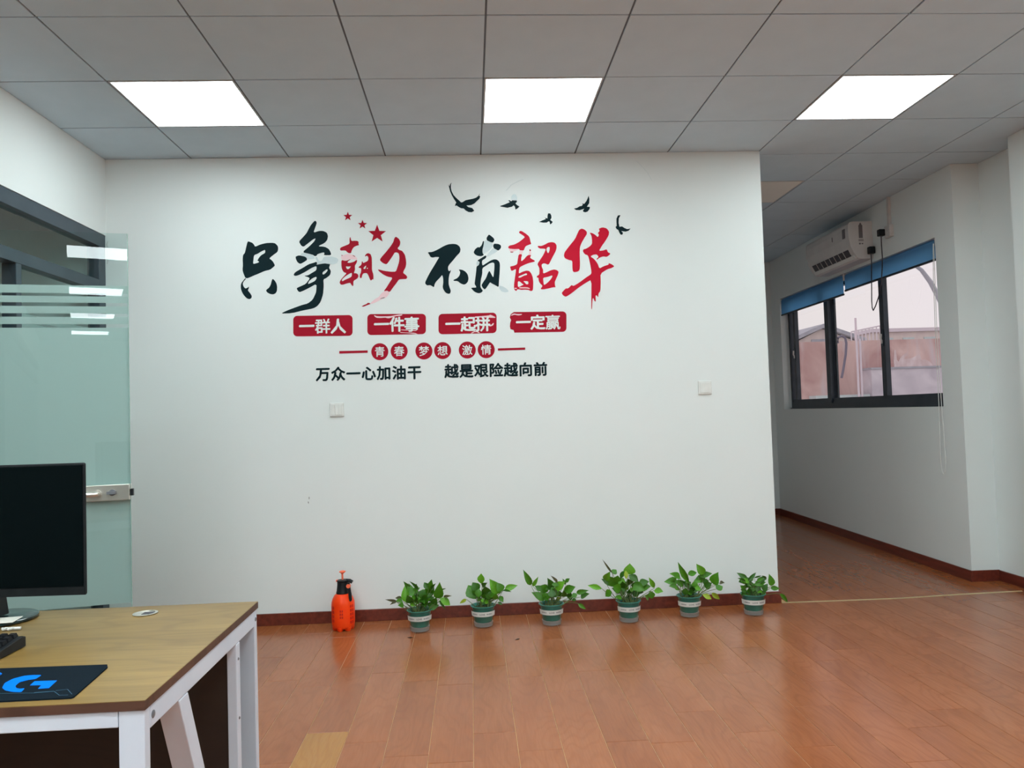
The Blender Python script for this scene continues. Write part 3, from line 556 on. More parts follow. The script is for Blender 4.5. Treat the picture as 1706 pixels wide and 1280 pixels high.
# printed characters from the built-in typeface
_tc = {}
def glyph(ch, bold):
    k = (ch, bold)
    if k not in _tc:
        cu = bpy.data.curves.new('t', 'FONT'); cu.body = ch; cu.size = 1; cu.align_x = 'CENTER'; cu.fill_mode = 'BOTH'; cu.extrude = .008; cu.resolution_u = 2
        src = curve_mesh(cu); me = bpy.data.meshes.new('character'); n = len(src.vertices); vs = []; fs = []
        for i, (dx, dy) in enumerate(((0, 0), (bold, 0), (-bold, 0), (0, bold), (0, -bold), (bold*.7, bold*.7), (-bold*.7, -bold*.7))):
            vs += [(v.co.x+dx, v.co.y+dy, v.co.z+.003*i) for v in src.vertices]; fs += [tuple(j+i*n for j in p.vertices) for p in src.polygons]
        me.from_pydata(vs, [], fs); me.transform(Matrix.Translation((0, -.38, 0))); me.transform(Matrix.Rotation(math.pi/2, 4, 'X')); _tc[k] = me
    return _tc[k]
def put_char(ch, parent, px, py, size, m, proud, bold=.02, name='character', sx=1):
    me = glyph(ch, bold).copy(); me.name = name; me.materials.clear(); me.materials.append(M[m])
    p = at(px, py, 1, YD)
    o = link(name, me, parent, loc=(p.x-parent.location.x, -proud-.0003, p.z-parent.location.z)); o.scale = (size*sx, .0006/.016, size); return o
def rrect(x0, x1, yl0, yl1, yr0, yr1, r):
    o = []
    def lerp(x): t = (x-x0)/(x1-x0); return yl0+(yr0-yl0)*t, yl1+(yr1-yl1)*t
    for cx, top, a0 in ((x0+r, 1, 180), (x1-r, 1, 270), (x1-r, 0, 0), (x0+r, 0, 90)):
        ty, by = lerp(cx); cy = ty+r if top else by-r
        for k in range(6):
            a = math.radians(a0+k*18); o.append((cx+r*math.cos(a), cy+r*math.sin(a)))
    return o
PT = 'red slogan plates'
plates = [((488.6, 587.4, 526.5, 560.7, 525, 559.7), '一群人', (511, 537.6, 563.4), 543.6, 'red rounded plate with intact white lettering, leftmost of four'),
          ((612, 709.6, 523.5, 558.6, 523, 556.8), '一件事', (635.6, 661.5, 686), 540.4, 'red rounded plate with creased upper edge, second of four from the left'),
          ((730.6, 827.3, 523.3, 557.2, 521, 555), '一起拼', (754.5, 780, 804.5), 539.9, 'red rounded plate peeling at its right end, third of four from the left'),
          ((849, 943.7, 520, 554.5, 519, 553), '一定赢', (872, 896, 921), 537, 'red rounded plate with nibbled left end, rightmost of four')]
pl_roots = []
for (r_, txt, xs, y, lab) in plates:
    g = root_at('slogan_plate', lab, 'wall sticker', (r_[0]+r_[1])/2, (r_[2]+r_[3])/2, PT); pl_roots.append(g)
    lp = rrect(*r_, 6.5)
    if txt[2] == '赢': lp = [(856, 520.1), (851, 523.5), (849.3, 529), (851.5, 533.5), (850, 538), (849.5, 544), (850.5, 548.5), (855.5, 550), (857, 554.4)]+[p for p in rrect(*r_, 6.5) if p[0] > 900][6:]+[p for p in rrect(*r_, 6.5) if p[0] > 900][:0]; lp = [(856, 520.1)]+[p for p in rrect(*r_, 6.5) if p[0] > 900]+[(857, 554.4), (855.5, 550), (850.5, 548.5), (849.5, 544), (850, 538), (851.5, 533.5), (849.3, 529), (851, 523.5)]
    decal('plate', [lp], (0, 0), 1, 'red', g, sm=False)
    for ch, x in zip(txt, xs): put_char(ch, g, x, y, .097, 'lettering', .0006, .016 if ch in '群赢' else .03)
k = 120/1706
for gi, O, lp in ((1, (600, 510), [(325,215),(400,245),(700,245),(850,215),(1010,195),(980,230),(820,245),(700,290),(640,290),(600,275),(480,285),(390,280),(345,250)]),
                  (1, (600, 510), [(940,620),(1100,630),(1300,635),(1370,670),(1300,665),(1150,645),(950,635)]), (1, (600, 510), [(970,555),(1200,575),(1340,570),(1330,592),(1100,582),(970,572)]),
                  (2, (720, 510), [(1010,250),(1120,245),(1340,225),(1380,205),(1500,262),(1490,285),(1330,275),(1150,270),(1000,285)]), (2, (720, 510), [(1330,440),(1400,450),(1440,405),(1465,410),(1440,460),(1380,485),(1335,470)]),
                  (2, (720, 510), [(910,650),(960,610),(1030,590),(1100,610),(1130,642),(1100,640),(1060,618),(1000,618),(950,650)]), (3, (840, 510), [(160,215),(230,175),(300,190),(430,190),(400,215),(330,225),(240,205),(170,230)])):
    decal('crease_highlight', [lp], O, k, 'pink', pl_roots[gi], proud=.0007)  # pink streaks paint the highlights along the peeling vinyl
# round badges and bars
for ch, x, y, lab in (('青', 632.8, 586.2, 'round red badge beside the left red bar, first of six'), ('春', 665, 585.3, 'round red badge, second of six from the left'), ('梦', 706.3, 585, 'round red badge, third of six from the left'),
                      ('想', 737.4, 584.3, 'round red badge, fourth of six from the left'), ('激', 778.5, 583.4, 'round red badge, fifth of six from the left'), ('情', 810, 582.8, 'round red badge beside the right red bar, last of six')):
    g = root_at('round_badge', lab, 'wall sticker', x, y, 'round red badges')
    decal('disc', [[(x+14.2*math.cos(a*math.pi/16), y+14.2*math.sin(a*math.pi/16)) for a in range(32)]], (0, 0), 1, 'red', g, sm=False)
    put_char(ch, g, x, y, .066, 'lettering', .0006, .014)
tag(decal('red_bar', [[(565.3, 585.1), (612.6, 584), (612.6, 588), (565.3, 589.3)]], (0, 0), 1, 'red', sm=False), 'thin red bar left of the six round badges', 'wall sticker', 'red bars beside the badges')
tag(decal('red_bar', [[(829.5, 580.6), (875, 579.2), (875, 583), (829.5, 584.4)]], (0, 0), 1, 'red', sm=False), 'thin red bar right of the six round badges', 'wall sticker', 'red bars beside the badges')
for txt, x0, dx, y0, y1, lab in (('万众一心加油干', 538, 25.4, 623.5, 620.6, 'left half of the black motto line, seven bold characters'), ('越是艰险越向前', 752.3, 24.7, 618.4, 615.0, 'right half of the black motto line, seven bold characters')):
    g = root_at('motto_line', lab, 'wall sticker', x0+3*dx, (y0+y1)/2, 'black motto lines')
    for i, ch in enumerate(txt): put_char(ch, g, x0+dx*i, y0+(y1-y0)*i/6, .090, 'ink', 0, .034)

# ------------------------------------------------------------------ wall switches
def switch(px, py, n, label):
    p = at(px, py, 1, YW); t = thing('light_switch', label, 'switch', (p.x, YW, p.z))
    MB().box(-.043, .043, -.009, 0, -.043, .043).build('plate', M['white_plastic'], t, bevel=.003)
    wd = .066/n
    for i in range(n): MB().box(-.033+i*wd+.001, -.033+(i+1)*wd-.001, -.0125, -.009, -.033, .033).build('rocker', M['white_plastic'], t, bevel=.0015)
switch(561.5, 683, 3, 'white square light switch with several rockers below the motto line')
switch(1174, 646, 1, 'white square light switch near the right end of the slogan wall')

# ------------------------------------------------------------------ sprayer
t = thing('pressure_sprayer', 'orange pressure sprayer bottle with black neck and trigger', 'sprayer', (-.792, 4.71, 0), (0, 0, 0))
body = [(.030, .012), (.050, .010), (.060, .016), (.066, .030), (.068, .055), (.068, .150), (.066, .165), (.060, .185), (.050, .202), (.036, .214), (.028, .218)]
MB().lathe(body, 40).build('tank', M['orange'], t)
q = MB()
for k in range(6):
    a = math.pi/3*k+.25; q.lathe([(.013, 0), (.018, .006), (.021, .022)], 10, (.045*math.cos(a), .045*math.sin(a), 0))
q.build('foot_ring', M['orange'], t)
MB().lathe([(.037, .208), (.039, .214), (.038, .222), (.036, .226), (.032, .262), (.031, .280), (.026, .284)], 32).build('neck_collar', M['black_plastic'], t)
hd = MB().lathe([(.031, .281), (.035, .284), (.035, .290), (.020, .293)], 28).tube([(.020, 0, .286), (.045, -.004, .284), (.058, -.006, .276)], .011, 8).build('spray_head', M['black_plastic'], t)
MB().tube([(-.026, -.004, .287), (-.038, -.006, .287)], [.008, .006], 8).build('nozzle', M['orange2'], hd, label='light orange nozzle')
MB().prism([(.034, .284), (.048, .282), (.052, .250), (.058, .215), (.060, .180), (.055, .172), (.046, .172), (.042, .190), (.040, .215), (.036, .240)], -.050, -.034, 'Y').build('trigger_lever', M['black_plastic'], t, bevel=.003)
MB().lathe([(.011, -.056), (.013, -.048), (.013, -.034)], 16, (.041, 0, .262), axis='Y').build('thumb_button', M['orange2'], t, label='light orange thumb button')
MB().lathe([(.006, .29), (.0055, .325), (.012, .332), (.019, .336), (.019, .342), (.010, .345)], 20).build('pump_plunger', M['orange2'], t, label='light orange plunger')
q = MB()
def print_block(q, ang, z0, z1, wd, rows):
    for r_ in range(rows):
        z = z0+(z1-z0)*(r_+.5)/rows
        for c in range(2):
            a = ang+(c-.5)*wd; ww = wd*.36; hh = (z1-z0)/rows*.33
            vs = [((.0686)*math.cos(a+s1*ww), (.0686)*math.sin(a+s1*ww), z+s2*hh) for s1, s2 in ((-1, -1), (1, -1), (1, 1), (-1, 1))]
            q.add(vs, [(0, 1, 2, 3)]); q.add([((.0686)*math.cos(a-ww*.3), (.0686)*math.sin(a-ww*.3), z+hh*1.3), ((.0686)*math.cos(a+ww*.3), (.0686)*math.sin(a+ww*.3), z+hh*1.3), ((.0686)*math.cos(a+ww*.3), (.0686)*math.sin(a+ww*.3), z+hh*.8), ((.0686)*math.cos(a-ww*.3), (.0686)*math.sin(a-ww*.3), z+hh*.8)], [(0, 1, 2, 3)])
print_block(q, math.radians(-90), .075, .130, .16, 3); print_block(q, math.radians(-35), .04, .155, .22, 5); print_block(q, math.radians(-140), .05, .15, .2, 4)
q.build('printed_lettering', M['orange_print'], t)

# ------------------------------------------------------------------ potted plants
def leaf_mesh(name, m, shape):
    # pointed leaf along +Y, unit length, half width .5, folded along its midrib and arched
    prof = {0: [(0, .0), (.06, .52), (.2, .92), (.38, 1), (.58, .80), (.76, .48), (.9, .18), (1, 0)],
            1: [(0, .0), (.08, .30), (.25, .72), (.45, 1), (.65, .88), (.82, .5), (.93, .2), (1, 0)]}[shape]
    v = []; f = []
    for i, (y, w_) in enumerate(prof):
        z = -.22*(y-.35)**2
        for s in (-1, -.55, 0, .55, 1):
            v.append((s*w_*.5, y, z+abs(s)*w_*.10+.012*math.sin(i*2.1+s*3)))
    for i in range(len(prof)-1):
        for k in range(4): f.append((i*5+k, i*5+k+1, (i+1)*5+k+1, (i+1)*5+k))
    me = bpy.data.meshes.new(name); me.from_pydata(v, [], f); me.materials.append(m)
    for p in me.polygons: p.use_smooth = True
    return me
LM = {(k, s): leaf_mesh('leaf', LEAF[k], s) for k in LEAF for s in (0, 1)}
pot_o = MB().lathe([(.052, 0), (.056, .004), (.066, .070), (.070, .118), (.073, .122), (.070, .122), (.0665, .117), (.0545, .008), (.0, .008)], 40, cap=False).mesh('outer_pot', M['clear_plastic'])
pot_w = MB().lathe([(.0, .0085), (.0535, .009), (.0575, .032), (.0, .0325)], 40, cap=False).mesh('water_tray', M['frost_plastic'])
pot_i = MB().lathe([(.0, .030), (.047, .031), (.052, .036), (.0645, .114), (.0705, .1225), (.0745, .1235), (.0745, .1265), (.070, .1275), (.062, .118), (.060, .108), (.0, .106)], 40, cap=False).mesh('inner_pot', M['pot'])
soil = MB().lathe([(.0, .112), (.03, .1135), (.060, .110)], 30, cap=False).mesh('soil', M['soil'])
def band(r0, r1, z0, z1, off, n=40, a0=-math.pi, a1=0):
    q = MB(); vs = []
    for i in range(n+1):
        a = a0+(a1-a0)*i/n; vs += [((r0+off)*math.cos(a), (r0+off)*math.sin(a), z0), ((r1+off)*math.cos(a), (r1+off)*math.sin(a), z1)]
    return q.add(vs, [(2*i, 2*i+2, 2*i+3, 2*i+1) for i in range(n)], 0, True)
label_me = band(.0663, .0690, .071, .099, .0012, a0=math.radians(-172), a1=math.radians(-8)).mesh('label_band', M['label'])
q = MB(); random.seed(3)
for c0, n in ((-128, 7), (-52, 7)):
    for i in range(n):
        a = math.radians(c0+(i-n/2)*4.2); wa = math.radians(1.3); h0 = .0815; h1 = h0+.0085*random.uniform(.75, 1)
        q.add([(.0696*math.cos(a+s*wa), .0696*math.sin(a+s*wa), z) for s, z in ((-1, h0), (1, h0), (1, h1), (-1, h1))], [(0, 1, 2, 3)])
label_pr = q.mesh('label_print', M['label_print'])
cu = bpy.data.curves.new('t', 'FONT'); cu.body = 'LOVE'; cu.size = .0125; cu.align_x = 'CENTER'; cu.fill_mode = 'BOTH'; cu.offset = .0003
love = curve_mesh(cu)
for v in love.vertices:
    a = -math.pi/2+v.co.x/.066; z = .081+v.co.y; v.co = (.0698*math.cos(a), .0698*math.sin(a), z)
love.materials.clear(); love.materials.append(M['label_print']); love.name = 'label_word'
random.seed(11)
def plant(px, py, label, O, S, leaves, fillers):
    p = at(px, py, 2, 0); X, Y = p.x, p.y+.050
    t = thing('potted_plant', label, 'plant', (X, Y, 0), group='potted pothos plants along the wall')
    yaw = (0, 0, math.atan2(-X, Y)*.6+random.uniform(-.25, .25))
    link('inner_pot', pot_i, t, rot=yaw); link('water_tray', pot_w, t, label='cloudy clear water tray'); link('outer_pot', pot_o, t, rot=yaw, label='clear plastic outer pot')
    link('soil', soil, t)
    lb = link('label_band', label_me, t, rot=yaw, label='white paper label band'); link('label_print', label_pr, lb); link('label_word', love, lb)
    view = Vector((-X, -Y, CAMZ-.2)).normalized()
    def add_leaf(B, T_, wd, tone, stem=True, face=.75):
        d = T_-B; L = d.length
        if L < .01: return
        y = d.normalized(); n = (view*face+Vector((random.uniform(-.5, .5), random.uniform(-.3, .3), random.uniform(.1, .7)))*.55); n = (n-y*n.dot(y)).normalized(); x = y.cross(n)
        o = link('leaf', LM[(tone, random.randint(0, 1))], t)
        if tone == 'y': o['label'] = 'yellowing leaf'
        o.matrix_local = Matrix(((x.x*wd, y.x*L, n.x*L, B.x), (x.y*wd, y.y*L, n.y*L, B.y), (x.z*wd, y.z*L, n.z*L, B.z), (0, 0, 0, 1)))
        if stem:
            a = random.uniform(0, 6.28); r0 = random.uniform(.01, .045); s0 = Vector((r0*math.cos(a)+B.x*.25, r0*math.sin(a), .110))
            s0.x = max(-.052, min(.052, s0.x)); mid = (s0+B)/2+Vector((B.x*.18, B.y*.1, .018))
            P = [s0*(1-u)**2+mid*2*u*(1-u)+B*u*u for u in (0, .2, .4, .6, .8, 1)]
            MB().tube(P, [.0021, .002, .0018, .0016, .0015, .0012], 5).build('stem', M['stem'], t)
    for bx, by, tx, ty, wd, tone in leaves:
        dy = random.uniform(-.06, .05); ylim = YW-.02
        yb = Y+dy; yt = min(yb+random.uniform(-.045, .03), ylim); yb = min(yb, ylim-.005)
        B = at(O[0]+bx*S, O[1]+by*S, 1, yb); T_ = at(O[0]+tx*S, O[1]+ty*S, 1, yt)
        B = B-Vector((X, Y, 0)); T_ = T_-Vector((X, Y, 0))
        if B.z < .128: B.z = .128
        if T_.z < .02: T_.z = .02
        add_leaf(B, T_, wd*S*yb/FPX*1.3, tone)
    for i in range(fillers*2+6):
        a = random.uniform(0, 2*math.pi); r = random.uniform(.0, .055); z = random.uniform(.135, .205)
        B = Vector((r*math.cos(a), r*math.sin(a)*.8, z)); dd = Vector((math.cos(a)*.8, math.sin(a)*.7, random.uniform(-.3, .8))).normalized()
        add_leaf(B, B+dd*random.uniform(.035, .055), random.uniform(.022, .034), random.choice('ddmmdb'), stem=True, face=.5)
plant(699, 1056, 'broad bushy potted pothos, leftmost of the six, nearest the orange sprayer', (640, 955), 115/1402,
 [(430,590,430,230,125,'b'),(520,340,400,175,75,'d'),(540,400,500,210,110,'m'),(690,340,530,170,55,'d'),(560,430,720,290,120,'m'),(640,320,655,225,60,'d'),(930,500,950,150,160,'m'),(900,330,810,190,90,'d'),(960,340,1035,215,60,'d'),(1090,520,1130,200,155,'m'),
  (1150,340,1260,315,22,'d'),(1200,500,1360,458,50,'k'),(1130,510,1350,650,125,'b'),(1120,560,1250,740,45,'d'),(900,700,1120,650,120,'m'),(380,520,230,505,65,'k'),(380,580,240,560,90,'m'),(250,580,30,540,45,'k'),(250,580,120,640,45,'k'),
  (400,655,280,655,80,'m'),(520,650,680,655,60,'b'),(500,420,640,370,110,'m'),(620,560,780,440,130,'d'),(620,620,500,500,130,'m'),(800,620,860,440,120,'d'),(740,520,820,330,140,'d'),(1000,640,1060,500,110,'d'),(880,620,760,540,110,'m'),(540,620,470,460,110,'d')], 9)
plant(806, 1048, 'potted pothos with gaps between leaves, second of the six from the left', (755, 945), 115/1338,
 [(545,325,540,130,115,'b'),(490,480,375,300,150,'d'),(440,620,285,350,200,'m'),(560,370,650,310,75,'d'),(900,510,705,235,170,'b'),(950,470,850,300,130,'m'),(950,455,1120,472,40,'d'),(1005,430,1255,350,95,'b'),(255,625,120,710,50,'y'),
  (900,560,965,680,80,'m'),(860,680,960,730,45,'d'),(620,705,740,690,80,'y'),(600,580,580,430,140,'d'),(700,640,720,500,140,'d'),(810,640,830,520,90,'m'),(520,690,630,660,95,'d'),(640,500,620,380,140,'d'),(480,590,500,420,110,'m'),(760,560,700,440,90,'d')], 4)
plant(921, 1045, 'potted pothos with a tall leaf pair at its left, third from the left', (865, 940), 125/1455,
 [(230,410,80,115,95,'m'),(260,430,370,250,60,'b'),(500,690,240,540,130,'m'),(560,530,395,430,150,'m'),(640,500,560,275,130,'d'),(740,360,620,225,45,'k'),(700,480,880,340,140,'b'),(900,400,840,280,45,'d'),(890,360,975,280,60,'m'),(860,540,1080,440,130,'m'),
  (980,700,990,540,100,'d'),(1110,560,1345,510,75,'m'),(1190,640,1355,570,105,'d'),(1150,800,1300,880,60,'m'),(1010,640,1130,585,80,'m'),(1020,700,1110,690,55,'d'),(700,600,560,560,140,'d'),(800,640,760,520,120,'m'),(540,560,500,690,130,'m'),(640,640,620,480,120,'d'),(780,760,740,640,80,'y'),(700,440,720,340,110,'m'),(880,640,870,520,90,'d')], 4)
plant(1051, 1040, 'tallest and widest potted pothos, fourth of the six from the left', (975, 925), 135/1440,
 [(480,320,300,75,28,'k'),(490,330,555,255,90,'m'),(350,450,440,300,100,'b'),(780,345,795,150,165,'b'),(730,430,720,270,60,'y'),(620,420,710,270,70,'d'),(780,350,945,470,105,'d'),(960,500,1140,470,100,'d'),(1230,590,1140,410,70,'b'),(1220,630,1378,645,95,'b'),
  (1160,640,1190,780,105,'m'),(300,600,50,540,75,'b'),(460,640,350,740,105,'m'),(520,560,290,420,90,'d'),(560,560,430,390,150,'m'),(600,540,680,400,120,'b'),(940,600,1160,550,120,'m'),(860,520,1060,640,140,'m'),(900,700,960,540,170,'d'),(540,650,700,640,75,'m'),
  (780,540,760,430,130,'d'),(1060,720,1140,780,85,'b'),(640,620,500,560,130,'m'),(560,480,580,370,110,'m'),(700,600,660,480,120,'d'),(880,600,900,470,120,'d')], 8)
plant(1153, 1031, 'potted pothos with yellowing leaves over its rim, fifth from the left', (1100, 925), 115/1338,
 [(560,540,345,160,95,'m'),(390,440,190,350,110,'m'),(330,510,70,515,120,'m'),(320,600,165,600,75,'m'),(440,600,360,480,110,'d'),(850,370,700,175,125,'b'),(540,370,720,335,90,'m'),(740,420,1000,352,100,'m'),(800,540,740,390,160,'m'),(1030,570,1112,335,165,'m'),(1150,540,1240,535,60,'k'),
  (960,460,1080,490,80,'d'),(1090,660,1215,600,120,'m'),(820,765,1000,850,80,'y'),(1000,740,1165,865,75,'y'),(860,620,1000,540,120,'d'),(680,620,800,690,75,'b'),(660,620,680,490,100,'m'),(500,640,480,780,105,'d'),(470,600,600,520,120,'d'),(540,700,530,800,65,'m'),(900,460,840,560,120,'d'),(260,500,230,420,110,'m')], 5)
plant(1261, 1028, 'smallest, darkest potted pothos at the wall end, last of the six', (1215, 940), 110/1482,
 [(400,340,165,190,90,'d'),(370,400,205,315,50,'d'),(430,380,610,180,70,'d'),(560,310,740,258,30,'d'),(740,262,845,360,60,'d'),(960,490,900,225,125,'m'),(930,540,1140,550,85,'m'),(1140,700,1330,870,75,'m'),(640,480,700,370,130,'d'),(560,470,820,400,110,'m'),
  (430,520,330,480,60,'d'),(400,640,260,570,75,'d'),(360,640,265,700,75,'d'),(400,740,350,690,70,'m'),(560,620,440,500,130,'d'),(700,640,560,560,150,'d'),(760,600,860,440,110,'d'),(640,700,540,650,100,'d'),(800,680,740,600,120,'d'),(440,400,540,350,90,'b'),(480,640,400,600,120,'m')], 7)

# ------------------------------------------------------------------ scraps on the floor
for px, py, r_, lab in ((862, 1066, .5, 'dry dark leaf scrap on the floor below the third potted plant'), (683, 1063, -.2, 'small crumb of soil on the floor in front of the leftmost potted plant')):
    p = at(px, py, 2, 0)
    q = MB().add([(-.016, 0, .0005), (-.006, -.004, .0005), (.006, -.003, .0005), (.017, .003, .0005), (.004, .004, .0005), (-.007, .003, .0005), (-.016, 0, .001), (-.006, -.004, .003), (.006, -.003, .0045), (.017, .003, .002), (.004, .004, .004), (-.007, .003, .0025)],
        [(5, 4, 3, 2, 1, 0), (6, 7, 8, 9, 10, 11)]+[(i, (i+1) % 6, 6+(i+1) % 6, 6+i) for i in range(6)])
    tag(q.build('floor_scrap', M['soil'], loc=(p.x, p.y, 0), rot=(0, 0, r_)), lab, 'debris')

# ------------------------------------------------------------------ desk
DX0, DX1, DY0, DY1, DZ = -2.02, -.603, 1.459, 2.205, .75
desk = thing('office_desk', 'oak-topped office desk with white metal frame, lower left corner', 'desk', ((DX0+DX1)/2, (DY0+DY1)/2, 0))
ox, oy = desk.location.x, desk.location.y
def dbox(q, x0, x1, y0, y1, z0, z1): return q.box(x0-ox, x1-ox, y0-oy, y1-oy, z0, z1)
dbox(MB(), DX0, DX1, DY0, DY1, .7335, DZ).build('desktop_edge', M['desk_edge'], desk, label='dark brown edge board')
dbox(MB(), DX0+.0005, DX1-.0005, DY0+.0005, DY1-.0005, DZ+.0001, DZ+.0012).build('desktop', M['desk'], desk)
DZ = .7512
def leg(x0, x1, y0, y1): return dbox(MB(), x0, x1, y0, y1, 0, .733).build('leg', M['white_metal'], desk, bevel=.002)
for a, b_ in ((-.652, -.606), (-2.016, -1.970)):
    leg(a, b_, 1.463, 1.488); leg(a, b_, 2.176, 2.201)
    dbox(MB(), a, b_, 1.489, 2.175, .690, .733).build('side_rail', M['white_metal'], desk, bevel=.002)
    dbox(MB(), a+.022, b_, 2.012, 2.042, 0, .689).build('post', M['white_metal'], desk, bevel=.002)
    p0, p1 = Vector((0, 1.628, .689)), Vector((0, 1.962, 0)); wv = Vector((0, .052, 0))
    MB().prism([(p0.y-oy, p0.z), (p0.y+.052-oy, p0.z), (p1.y+.046-oy, p1.z), (p1.y-.006-oy, p1.z)], a-ox, b_-ox, 'X').build('brace', M['white_metal'], desk, bevel=.002)
dbox(MB(), -1.969, -.653, 1.463, 1.488, .703, .733).build('front_rail', M['white_metal'], desk, bevel=.002)
dbox(MB(), -1.969, -.653, 2.176, 2.201, .690, .733).build('rear_rail', M['white_metal'], desk, bevel=.002)
dbox(MB(), -1.969, -.632, 2.018, 2.034, .04, .689).build('modesty_panel', M['modesty'], desk, label='dark brown modesty panel')
for y, z, r in ((1.501, .7115, .0075), (2.187, .707, .0055), (2.026, .650, .0035), (2.026, .503, .0035), (1.475, .45, .003)):
    MB().lathe([(r, 0), (r, .001), (r*.6, .0025)], 16, (-.606-ox, y-oy, z), axis='X').build('bolt', M['bolt'], desk)
gr = MB().lathe([(.0, .0005), (.030, .0008), (.031, .0025), (.024, .003), (.0235, .0015), (0, .0015)], 32, (-.871-ox, 2.117-oy, DZ), cap=False).build('cable_grommet', M['steel'], desk)
MB().box(-.871-ox-.006, -.871-ox+.022, 2.117-oy-.012, 2.117-oy+.012, DZ+.0012, DZ+.0022).build('grommet_slot', M['vent'], gr)

# --- monitor
mo = thing('monitor', 'black computer monitor on the desk, cut by the left edge of the photo', 'monitor', (-1.243, 2.112, DZ+.0008), (0, 0, math.radians(-3.0)))
cw = .278
MB().box(-cw, cw, -.088, -.080, .078, .406).box(-cw+.03, cw-.03, -.080, -.058, .10, .385).build('housing', M['black_plastic'], mo, bevel=.004)
MB().box(-cw+.006, cw-.006, -.0895, -.0883, .100, .400).build('screen', M['screen'], mo)
MB().box(-cw, cw, -.0905, -.0885, .0785, .098).build('chin', M['black_plastic'], mo, label='glossy strip under the screen')
MB().box(-.10, .10, -.057, -.020, .13, .33).build('rear_bulge', M['black_plastic'], mo, bevel=.01)
st = MB()
st.prism([(-.03, .012), (.02, .012), (-.035, .26), (-.062, .26)], -.018, .018, 'X')
st.build('neck', M['black_plastic'], mo, bevel=.004)
MB().lathe([(.0, .0), (.088, 0), (.092, .003), (.092, .008), (.088, .010), (0, .010)], 48, cap=False).build('base', M['gloss_black'], mo)

# --- papers on the monitor base and a white cable end beside it
q = MB(); q.box(-.05, .05, -.03, .03, 0, .0012)
tag(q.build('paper_slip', M['paper'], loc=(-1.218, 2.062, DZ+.0112), rot=(0, 0, .12)), 'white paper slip lying on the round monitor base', 'paper')
q = MB(); q.box(-.05, .05, -.022, .022, 0, .0012)
tag(q.build('paper_slip', M['paper'], loc=(-1.232, 1.988, DZ+.0002), rot=(0, 0, .3)), 'white paper slip lying on the desk in front of the monitor base', 'paper')
tag(MB().tube([(-1.168+i*.0032, 1.998+.004*math.cos(i*1.9)+i*.0008, DZ+.005) if i % 2 else (-1.170+i*.0037, 2.006, DZ+.005) for i in range(0, 13)], .0038, 6).build('earphone_lead', M['white_plastic']), 'crumpled white earphone lead in front of the monitor base', 'cable')

# --- keyboard
kb = thing('keyboard', 'black full-size keyboard cut by the left edge of the photo', 'keyboard', (-1.248, 1.783, DZ+.0008))
MB().prism([(-.072, 0), (.072, 0), (.072, .022), (.060, .026), (-.066, .013), (-.072, .010)], -.218, .218, 'X').build('case', M['black_plastic'], kb, bevel=.002)
keym = MB().add([(-.0082, -.0082, 0), (.0082, -.0082, 0), (.0082, .0082, 0), (-.0082, .0082, 0), (-.006, -.0058, .008), (.006, -.0058, .008), (.006, .0066, .008), (-.006, .0066, .008)],
                [(3, 2, 1, 0), (4, 5, 6, 7), (0, 1, 5, 4), (1, 2, 6, 5), (2, 3, 7, 6), (3, 0, 4, 7)]).mesh('key', M['key'])
for r_ in range(6):
    for c in range(21):
        if c in (15,) or (r_ in (1, 2) and c in (16,)): continue
        y = -.052+r_*.0205; x = -.202+c*.0201
        link('key', keym, kb, loc=(x, y, .0135+.0125*(y+.066)/.126+.001), rot=(.1, 0, 0))

# --- mouse pad with its printed emblem
def onpad(px, py): p = at(0+px/5.82, 960+py/5.82, 2, DZ+.003); return (p.x, p.y)
PC = Vector((-.93, 1.59, 0))
pad = thing('mouse_pad', 'black cloth mouse pad with a bright blue letter emblem on the desk', 'mouse pad', (PC.x, PC.y, DZ))
c0 = [onpad(1040, 857), onpad(1044, 880), onpad(720, 1165), onpad(690, 1177)]
lx = -1.09
poly = [(lx, 1.689), c0[0], c0[1], c0[2], c0[3], (lx, c0[3][1])]
MB().prism([(x-PC.x, y-PC.y) for x, y in poly], .0001, .003).build('pad', M['mat_black'], pad)
def padfill(name, loops, m, z=.0031):
    me = fill([[(x-PC.x, y-PC.y) for x, y in l] for l in loops], .0003); me.materials.clear(); me.materials.append(M[m]); me.name = name
    return link(name, me, pad, loc=(0, 0, z+.00015))
padfill('emblem', [[onpad(*p) for p in smooth([(405,962),(345,1000),(270,1010),(190,1030),(150,1065),(155,1085),(190,1095),(240,1090),(205,1128),(120,1125),(50,1110),(20,1085),(45,1040),(120,1000),(230,970),(320,962)], .12)],
                   [onpad(*p) for p in [(552,1015),(475,1088),(368,1095),(400,1060),(290,1062),(335,1022)]]], 'blue').__setitem__('label', 'bright blue printed emblem')
def line_strip(pts, w_):
    pts = [Vector(onpad(*p)) for p in pts]; a = []; b_ = []
    for i, p in enumerate(pts):
        d = (pts[min(i+1, len(pts)-1)]-pts[max(i-1, 0)]).normalized(); n = Vector((-d.y, d.x))*w_; a.append(tuple(p+n)); b_.append(tuple(p-n))
    return a+b_[::-1]
padfill('printed_line', [line_strip([(0, 1141), (330, 1136), (525, 1120), (575, 1158), (660, 1155)], .0005)], 'teal_line')
padfill('printed_line', [line_strip([(540, 1113), (655, 1100), (698, 1148)], .0005)], 'teal_line')
padfill('printed_line', [line_strip([(330, 1134), (520, 1120)], .0009)], 'teal_line', .0034)
padfill('printed_line', [line_strip([(0, 940), (14, 950), (0, 962)], .0012)], 'blue')

